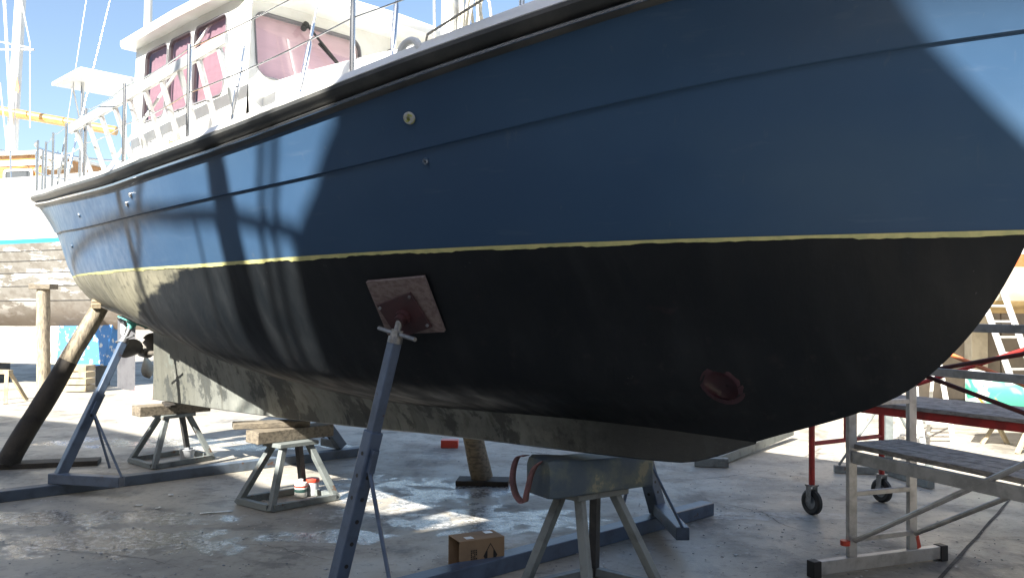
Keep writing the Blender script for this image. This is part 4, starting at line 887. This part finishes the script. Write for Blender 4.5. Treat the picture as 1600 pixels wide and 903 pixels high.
# ================================================================== BACKGROUND RIGHT
T = Thing('storage_building', (6, 14.6, 0), 'beige panelled building wall behind the scaffolds', 'building')
for i in range(9):
    x0 = 4.9 + i * 1.22
    for j, (z0, z1) in enumerate(((.12, 1.33), (1.345, 2.6), (2.615, 3.9))): T.part('panel', MB().box((x0, 14.55, z0), (x0 + 1.2, 14.65, z1)), M['wallb'], bev=.006)
T.part('wall', MB().box((4.88, 14.66, 0), (16, 18, 3.95)), M['wallb']); T.part('plinth', MB().box((4.86, 14.48, 0), (16.02, 14.66, .115)), M['stand']); T.part('roof', MB().box((4.7, 14.3, 3.96), (16.2, 18.2, 4.08)), M['white_old'])
for x0 in (7.9, 11.4): T.part('post', MB().box((x0, 14.3, .12), (x0 + .28, 14.54, 3.94)), M['cream'], bev=.008)
def simple_hull(name, c0, yaw, Ln, B, z0, zs, bands, label, cat='boat', fullness=.42):
    """bands: list of (zfrac from, to, material, name)"""
    T = Thing(name, c0, label, cat); ex = V(math.cos(yaw), math.sin(yaw), 0); ey = V(-ex.y, ex.x, 0); c0 = V(*c0)
    def pt(s, v, sg):
        a = 2 * s - 1; sh = max(0, 1 - abs(a) ** 2.6) ** (.62 if a < 0 else .8); z = z0 + (zs + .35 * a * a * (1.3 if a > 0 else .8) - z0) * v
        full = max(0.0, v) ** fullness if v < 1 else 1; ov = 1 - .12 * (1 - v)
        return c0 + ex * (a * Ln / 2 * ov) + ey * (sg * B / 2 * sh * (.06 + .94 * full) * (.82 + .18 * v)) + UP * z
    for v0, v1, m_, nm in bands:
        mb = MB()
        for sg in (1, -1):
            rows = [[pt(i / 60, v0 + (v1 - v0) * j / 8, sg) for i in range(61)] for j in range(9)]; mb.grid(rows)
        T.part(nm, mb, m_, ang=40)
    mb = MB(); mb.grid([[pt(i / 60, .995, 1) for i in range(61)], [pt(i / 60, .995, -1) for i in range(61)]]); T.part('deck', mb, M['deckgrey'])
    return T, pt, ex, ey
T, pt, ex, ey = simple_hull('sailing_yacht', (9.9, 11.9, 0), R(-8), 9.5, 3.0, 1.62, 3.3, [(0, .1, M['ochre'], 'bottom'), (.1, .36, M['cream'], 'lower_topsides'), (.36, .46, M['orange'], 'stripe'), (.46, 1, M['white'], 'topsides')], 'white yacht with an orange stripe and ochre bottom ashore by the beige building')
T.part('keel', MB().bar(V(9.9, 11.9, .35), V(9.9, 11.9, 1.8), 2.6, .25, side=ex), M['ochre'], bev=.05)
one('keel_block', (9.9, 11.9, 0), MB().box((8.8, 11.7, 0), (11, 12.1, .35)), M['timber'], 'timber block under the keel of the orange striped yacht', 'block', bev=.01)
# canoe standing on its trestle
c0 = V(6.8, 9.9, -.1); T = Thing('green_canoe', V(6.8, 9.9, .25), 'marbled green white and orange plastic canoe beside the red scaffold', 'canoe'); mb = MB(); rows = []
for i in range(31):
    a = i / 30 * 2 - 1; wdt = .42 * max(0, 1 - abs(a) ** 2.5) ** .7 + .01; sheer = .5 + .16 * a * a; r = []
    for q in range(13): th = math.pi * q / 12; r.append(c0 + V(a * 1.35, .1, 0) + V(0, -wdt * math.cos(th), .38 + sheer - (sheer - .03 - .12 * a * a) * math.sin(th) ** .6 * 1.0))
    rows.append(r)
mb.grid(rows); hl = T.part('canoe_hull', mb, M['marble'], ang=60); hl.modifiers.new('thickness', 'SOLIDIFY').thickness = .015
T.part('gunwale', MB().tube([r[0] for r in rows], .02, 8), M['white_old']); T.part('gunwale', MB().tube([r[-1] for r in rows], .02, 8), M['white_old'])
for dx in (-.8, .8):
    T = Thing('sawhorse', c0 + V(dx, .1, .1), 'low timber sawhorse under the green canoe', 'sawhorse', 'sawhorses under the canoe'); b_ = c0 + V(dx, .1, .1)
    T.part('beam', MB().bar(b_ + V(0, -.4, .26), b_ + V(0, .4, .26), .08, .06), M['timber_pale'], bev=.004)
    for sx in (-1, 1):
        for sy in (-1, 1): T.part('leg', MB().bar(b_ + V(sx * .16, sy * .36, 0), b_ + V(sx * .02, sy * .32, .24), .05, .04), M['timber_pale'], bev=.003)

# ================================================================== BACKGROUND LEFT: WOODEN KETCH
yaw = R(-14); c0 = V(-11.3, 17.6, 0)
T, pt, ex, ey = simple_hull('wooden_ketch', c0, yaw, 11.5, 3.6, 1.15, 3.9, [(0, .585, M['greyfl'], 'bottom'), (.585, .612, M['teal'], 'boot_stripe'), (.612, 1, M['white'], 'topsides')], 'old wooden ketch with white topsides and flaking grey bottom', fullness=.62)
TK = T
M['cyan'] = mat('cyan_paint', (.06, .4, .55), .5)
for o in T.o.children:
    if o.name.startswith('boot_stripe'): o.data.materials[0] = M['cyan']
# plank seams on the bottom
for v in (.2, .3, .39, .47, .535):
    T.part('plank_seam', MB().tube([pt(i / 60, v, -1) - ey * .001 for i in range(3, 58)], .006, 6), M['stand_dark'])
T.part('cabin', MB().prism([c0 + ex * a + ey * b + UP * 3.9 for a, b in ((-3.4, -1.05), (2.6, -1.05), (2.6, 1.05), (-3.4, 1.05))], UP * .62), M['varnish'], bev=.01)
T.part('cabin_roof', MB().prism([c0 + ex * a + ey * b + UP * 4.52 for a, b in ((-3.5, -1.15), (2.7, -1.15), (2.7, 1.15), (-3.5, 1.15))], UP * .07), M['white'], bev=.02)
T.part('cabin_trim', MB().prism([c0 + ex * a + ey * b + UP * 4.32 for a, b in ((-3.42, -1.075), (2.62, -1.075), (2.62, -1.06), (-3.42, -1.06))], UP * .1), M['white'])
for a in (-1.9, -1.0, -.1, .8, 1.7):
    fn = lambda s, z: c0 + ex * s + ey * -1.07 + UP * z; o1 = rrect(a, a + .68, 3.93, 4.25, .07); o2 = rrect(a + .04, a + .64, 3.97, 4.21, .05); mb = MB()
    mb.grid([[fn(*p) for p in o1], [fn(*p) - ey * .03 for p in o1], [fn(*p) - ey * .03 for p in o2], [fn(*p) for p in o2]], close=True); T.part('window_frame', mb, M['white'], ang=50); mb = MB(); mb.add([fn(*p) - ey * .01 for p in o2], [tuple(range(len(o2)))]); T.part('window_pane', M and mb, M['darkglass'])
mx = at(18, 240, 17.3); mxt = at(32, 0, 17.3); dm = (mxt - mx).normalized()
T.part('mast', MB().tube([mx - dm * .6, mx + dm * 13], [.115, .08], 16), M['white']); T.part('spreader', MB().tube([mx + dm * 2.25 - ex * .9, mx + dm * 2.15 + ex * .42], .02, 8), M['alu_white'])
T.part('boom', MB().tube([at(-60, 163, 17.0), at(182, 205, 17.2)], .095, 14), M['spar'])
for (x0, y0, x1, y1, r) in ((8, 0, 14, 110, .05), (6, 0, -5, -300, .02)): pass
for a, b in (((33, 0), (47, 68)), ((47, 68), (47, 200)), ((7, 0), (22, 270)), ((0, 66), (46, 75)), ((22, 150), (28, 290)), ((0, 130), (12, 240))):
    T.part('stay', MB().tube([at(*a, 16.6), at(*b, 16.4)], .012 if a[0] != 7 else .03, 6), M['white'])
mb = MB(); p0 = at(26, 118, 16.9); mb.prism([p0, p0 + V(.06, 0, -.25), p0 + V(.05, 0, -.36), p0 + V(-.04, 0, -.33)], (0, .01, 0)); T.part('furled_flag', mb, M['orange'])
mb = MB()
for q in range(8):
    c9 = at(68 + q * 2.4, 248 + (q % 3) * 4, 15.6); mb.tube([c9 + V(.16 * math.cos(e * .7 + q) + .02 * e, .05 * math.sin(e * .9), .1 * math.sin(e * .7 + q * .8)) for e in range(10)], .03, 7)
T.part('coiled_rope', mb, M['rope'])
for px in (18, 58, 92): T.part('stanchion', MB().tube([at(px, 292, 15.75), at(px - 2, 236, 15.75)], .016, 8), M['steel'])
T.part('lifeline', MB().tube([at(-40, 228, 15.75), at(16, 237, 15.75), at(100, 247, 15.7)], .008, 6), M['steel'])
for (px, py, ty, ly) in ((68, 613, 452, 15.53),):
    b_ = gnd(px, py); t_ = at(px, ty, b_.y + .15)
    Tp = prop_log(b_, t_, .12, .115, 'upright round timber post propping the flaking grey hull', [M['log']], 1)
    Tp.part('cap', MB().bar(t_ + V(-.2, 0, .05), t_ + V(.2, 0, .05), .3, .1), M['timber'], bev=.008)
# the ketch's deep keel, white with a flaking blue after end
mb = MB(); mb.prism([c0 + ex * a + ey * -.14 + UP * z for a, z in ((-5.2, 1.5), (-5.0, .42), (2.15, .42), (2.3, 1.9))], ey * .28); TK.part('keel', mb, M['white_old'], bev=.03)
mb = MB(); mb.prism([c0 + ex * a + ey * -.145 + UP * z for a, z in ((2.2, 1.85), (2.15, .42), (3.3, .42), (3.6, 1.85))], ey * .29); TK.part('deadwood', mb, M['bluep'], bev=.03)
for i, px in enumerate((12, 92, 178)):
    b_ = c0 + ex * (-3.4, .4, 2.9)[i]; one('keel_block', b_, MB().box((b_.x - .22, b_.y - .3, 0), (b_.x + .22, b_.y + .3, .42)), M['stand_dark'], 'dark block under the keel of the old wooden ketch', 'block', 'blocks under the ketch', bev=.01)
c9 = gnd(115, 613); T = Thing('wooden_crate', c9, 'pale wooden slatted crate standing behind the leaning log', 'crate')
for j in range(4):
    z0 = .02 + j * .125; T.part('slat', MB().box((c9.x - .2, c9.y, z0), (c9.x + .2, c9.y + .02, z0 + .105)), M['timber_pale'], bev=.003); T.part('slat', MB().box((c9.x - .2, c9.y + .34, z0), (c9.x + .2, c9.y + .36, z0 + .105)), M['timber_pale'], bev=.003)
    for sx in (-1, 1): T.part('slat', MB().box((c9.x + sx * .21 - .01, c9.y + .0, z0), (c9.x + sx * .21 + .01, c9.y + .36, z0 + .105)), M['timber_pale'], bev=.003)
c9 = gnd(14, 628); T = Thing('sawhorse', c9, 'low timber sawhorse standing beside the upright post', 'sawhorse')
T.part('beam', MB().bar(c9 + V(-.6, .1, .5), c9 + V(.02, .0, .5), .1, .07), M['timber_pale'], bev=.004)
for sx, ox in ((-.55, -.12), (-.02, .14)):
    for sy in (-.3, .3): T.part('leg', MB().bar(c9 + V(sx + ox, sy, 0), c9 + V(sx, sy * .15, .48), .06, .05), M['timber_pale'], bev=.003)

# ================================================================== VESSELS BEHIND THE CAMERA (they throw the shade)
PX, PY = .834, -.552                                  # across the sunlight
SB = -3.6; TE = math.tan(EL)
def lp(w_, h_, s_=SB): return V(w_ * PX + s_ * DX, w_ * PY + s_ * DY, h_ - s_ * TE)
T = Thing('trawler', lp(-1.8, 0) * 1.0, 'high black trawler bow standing ashore opposite the blue boat', 'boat'); T.loc.z = 0; T.o.location.z = 0
sil = [(-3.98, -3), (-3.95, 3.3), (-3.7, 3.75), (-3.55, 4.2), (-3.41, 4.33), (-3.26, 4.43), (-3.1, 4.57), (-2.97, 4.66), (-2.85, 4.98), (-2.62, 5.2), (-2.3, 5.32), (-1.8, 5.38), (-1.1, 5.4), (-.55, 5.32), (-.32, 5.19), (-.11, 5.05), (.25, 4.7), (.6, 4.1), (.6, -3)]
mb = MB(); rows = []
for sft, sc_ in ((0, 1), (-.8, .98), (-3, .94), (-6, .9)):
    rows.append([lp(-1.6 + (a + 1.6) * sc_, 0) + V(0, 0, -lp(0, 0).z) + V(DX * sft, DY * sft, 0) + UP * ((b - SB * TE) * (.97 if sft else 1)) for a, b in sil])
for r in rows:
    for p in r: p.z = max(p.z, 1.0)
mb.grid(rows, close=True); mb.add(rows[0], [tuple(range(len(sil)))]); mb.add(rows[-1], [tuple(range(len(sil)))])
M['trawl'] = mat('dark_trawler_paint', (.035, .04, .045), .7, (.025, .027, .03), 2)
T.part('hull', mb, M['trawl'], ang=40)
for q in (-.9, -4.6):
    c9 = lp(-1.6, 0) + V(DX * q, DY * q, 0); T.part('support', MB().box((c9.x - .5, c9.y - .5, 0), (c9.x + .5, c9.y + .5, 1.6)), M['timber'])
T = Thing('coaster', lp(-9, 0), 'long black coaster hull standing ashore opposite with two masts', 'boat'); T.loc.z = 0; T.o.location.z = 0
pr = [(-22, 4.75), (-17, 4.6), (-13, 4.42), (-11, 4.6), (-9, 4.45), (-7.5, 4.0), (-6, 3.7), (-4.6, 3.6), (-3.9, 3.7)]
mb = MB(); rows = []
for w_, h_ in pr:
    c9 = lp(w_, 0, SB - 1.2); zt = h_ - SB * TE
    rows.append([V(c9.x - DX * e * .9, c9.y - DY * e * .9, z) for e, z in ((1.6, zt), (-1.3, zt), (-1.3, zt * .6), (-.9, 1.4), (1.2, 1.4), (1.6, zt * .6))])
mb.grid(rows, close=True); mb.add(rows[0], [tuple(range(6))]); mb.add(rows[-1], [tuple(range(6))]); T.part('hull', mb, M['trawl'], ang=40)
for w_ in (-18, -12, -7):
    c9 = lp(w_, 0, SB - 1.4); T.part('support', MB().box((c9.x - .4, c9.y - .4, 0), (c9.x + .4, c9.y + .4, 1.45)), M['timber'])
def line(name, pts, r): T.part(name, MB().tube([lp(*p) for p in pts], r, 10), M['trawl'])
line('mast', [(-4.3, 3.4), (-4.08, 4.23), (-3.9, 4.71), (-3.55, 5.6), (-3.0, 7)], [.13, .12, .075, .06, .05])
line('derrick', [(-5.9, 3.5), (-5.62, 4.46), (-5.4, 4.79), (-4.9, 5.7)], .055)
line('derrick', [(-6.2, 4.2), (-5.55, 4.45), (-4.89, 4.68), (-3.6, 5.2)], .025)
line('stay', [(-4.0, 3.7), (-3.78, 4.22), (-3.71, 4.35), (-3.5, 4.62), (-3.0, 5.3)], .022); line('stay', [(-3.9, 3.7), (-3.68, 4.2), (-3.6, 4.35), (-3.4, 4.62), (-2.9, 5.3)], .022)
line('bow_rail', [(-8.45, 4.9), (-8.3, 5.22), (-7.54, 5.11), (-6.73, 4.95), (-6.02, 4.77), (-5.51, 4.65), (-4.6, 4.45), (-4.09, 4.38), (-3.8, 4.33), (-3.4, 4.26)], .034)
line('stay', [(-8.45, 4.1), (-8.45, 4.9)], .04); line('rope', [(-4.36, 4.42), (-4.41, 4.31), (-4.46, 4.2), (-4.6, 3.5)], .014)

M['shed'] = mat('added_shed_dark', (.13, .125, .115), .8, (.09, .088, .085), 1.5)  # dark sheds out of view, added to cut sky fill on the shaded side
T = Thing('added_shed', (4, -14, 0), 'long unseen shed added to block sky light from behind', 'building')
T.part('wall', MB().box((-6, -18, 0), (22, -10, 7.4)), M['shed']); T.part('roof', MB().prism([(-6.4, -18.4, 7.4), (-6.4, -9.6, 7.4), (-6.4, -14, 9.2)], (28.8, 0, 0)), M['shed'])
T.part('door', MB().box((2, -9.98, 0), (7, -9.9, 5.4)), M['stand'])
T = Thing('added_shed', (15, -3, 0), 'tall unseen shed added to block sky light from the right', 'building')
T.part('wall', MB().box((8.5, -9.0, 0), (17, 3.2, 6.6)), M['shed']); T.part('roof', MB().prism([(8.2, -9.3, 6.6), (17.3, -9.3, 6.6), (12.7, -9.3, 8.2)], (0, 12.8, 0)), M['shed'])
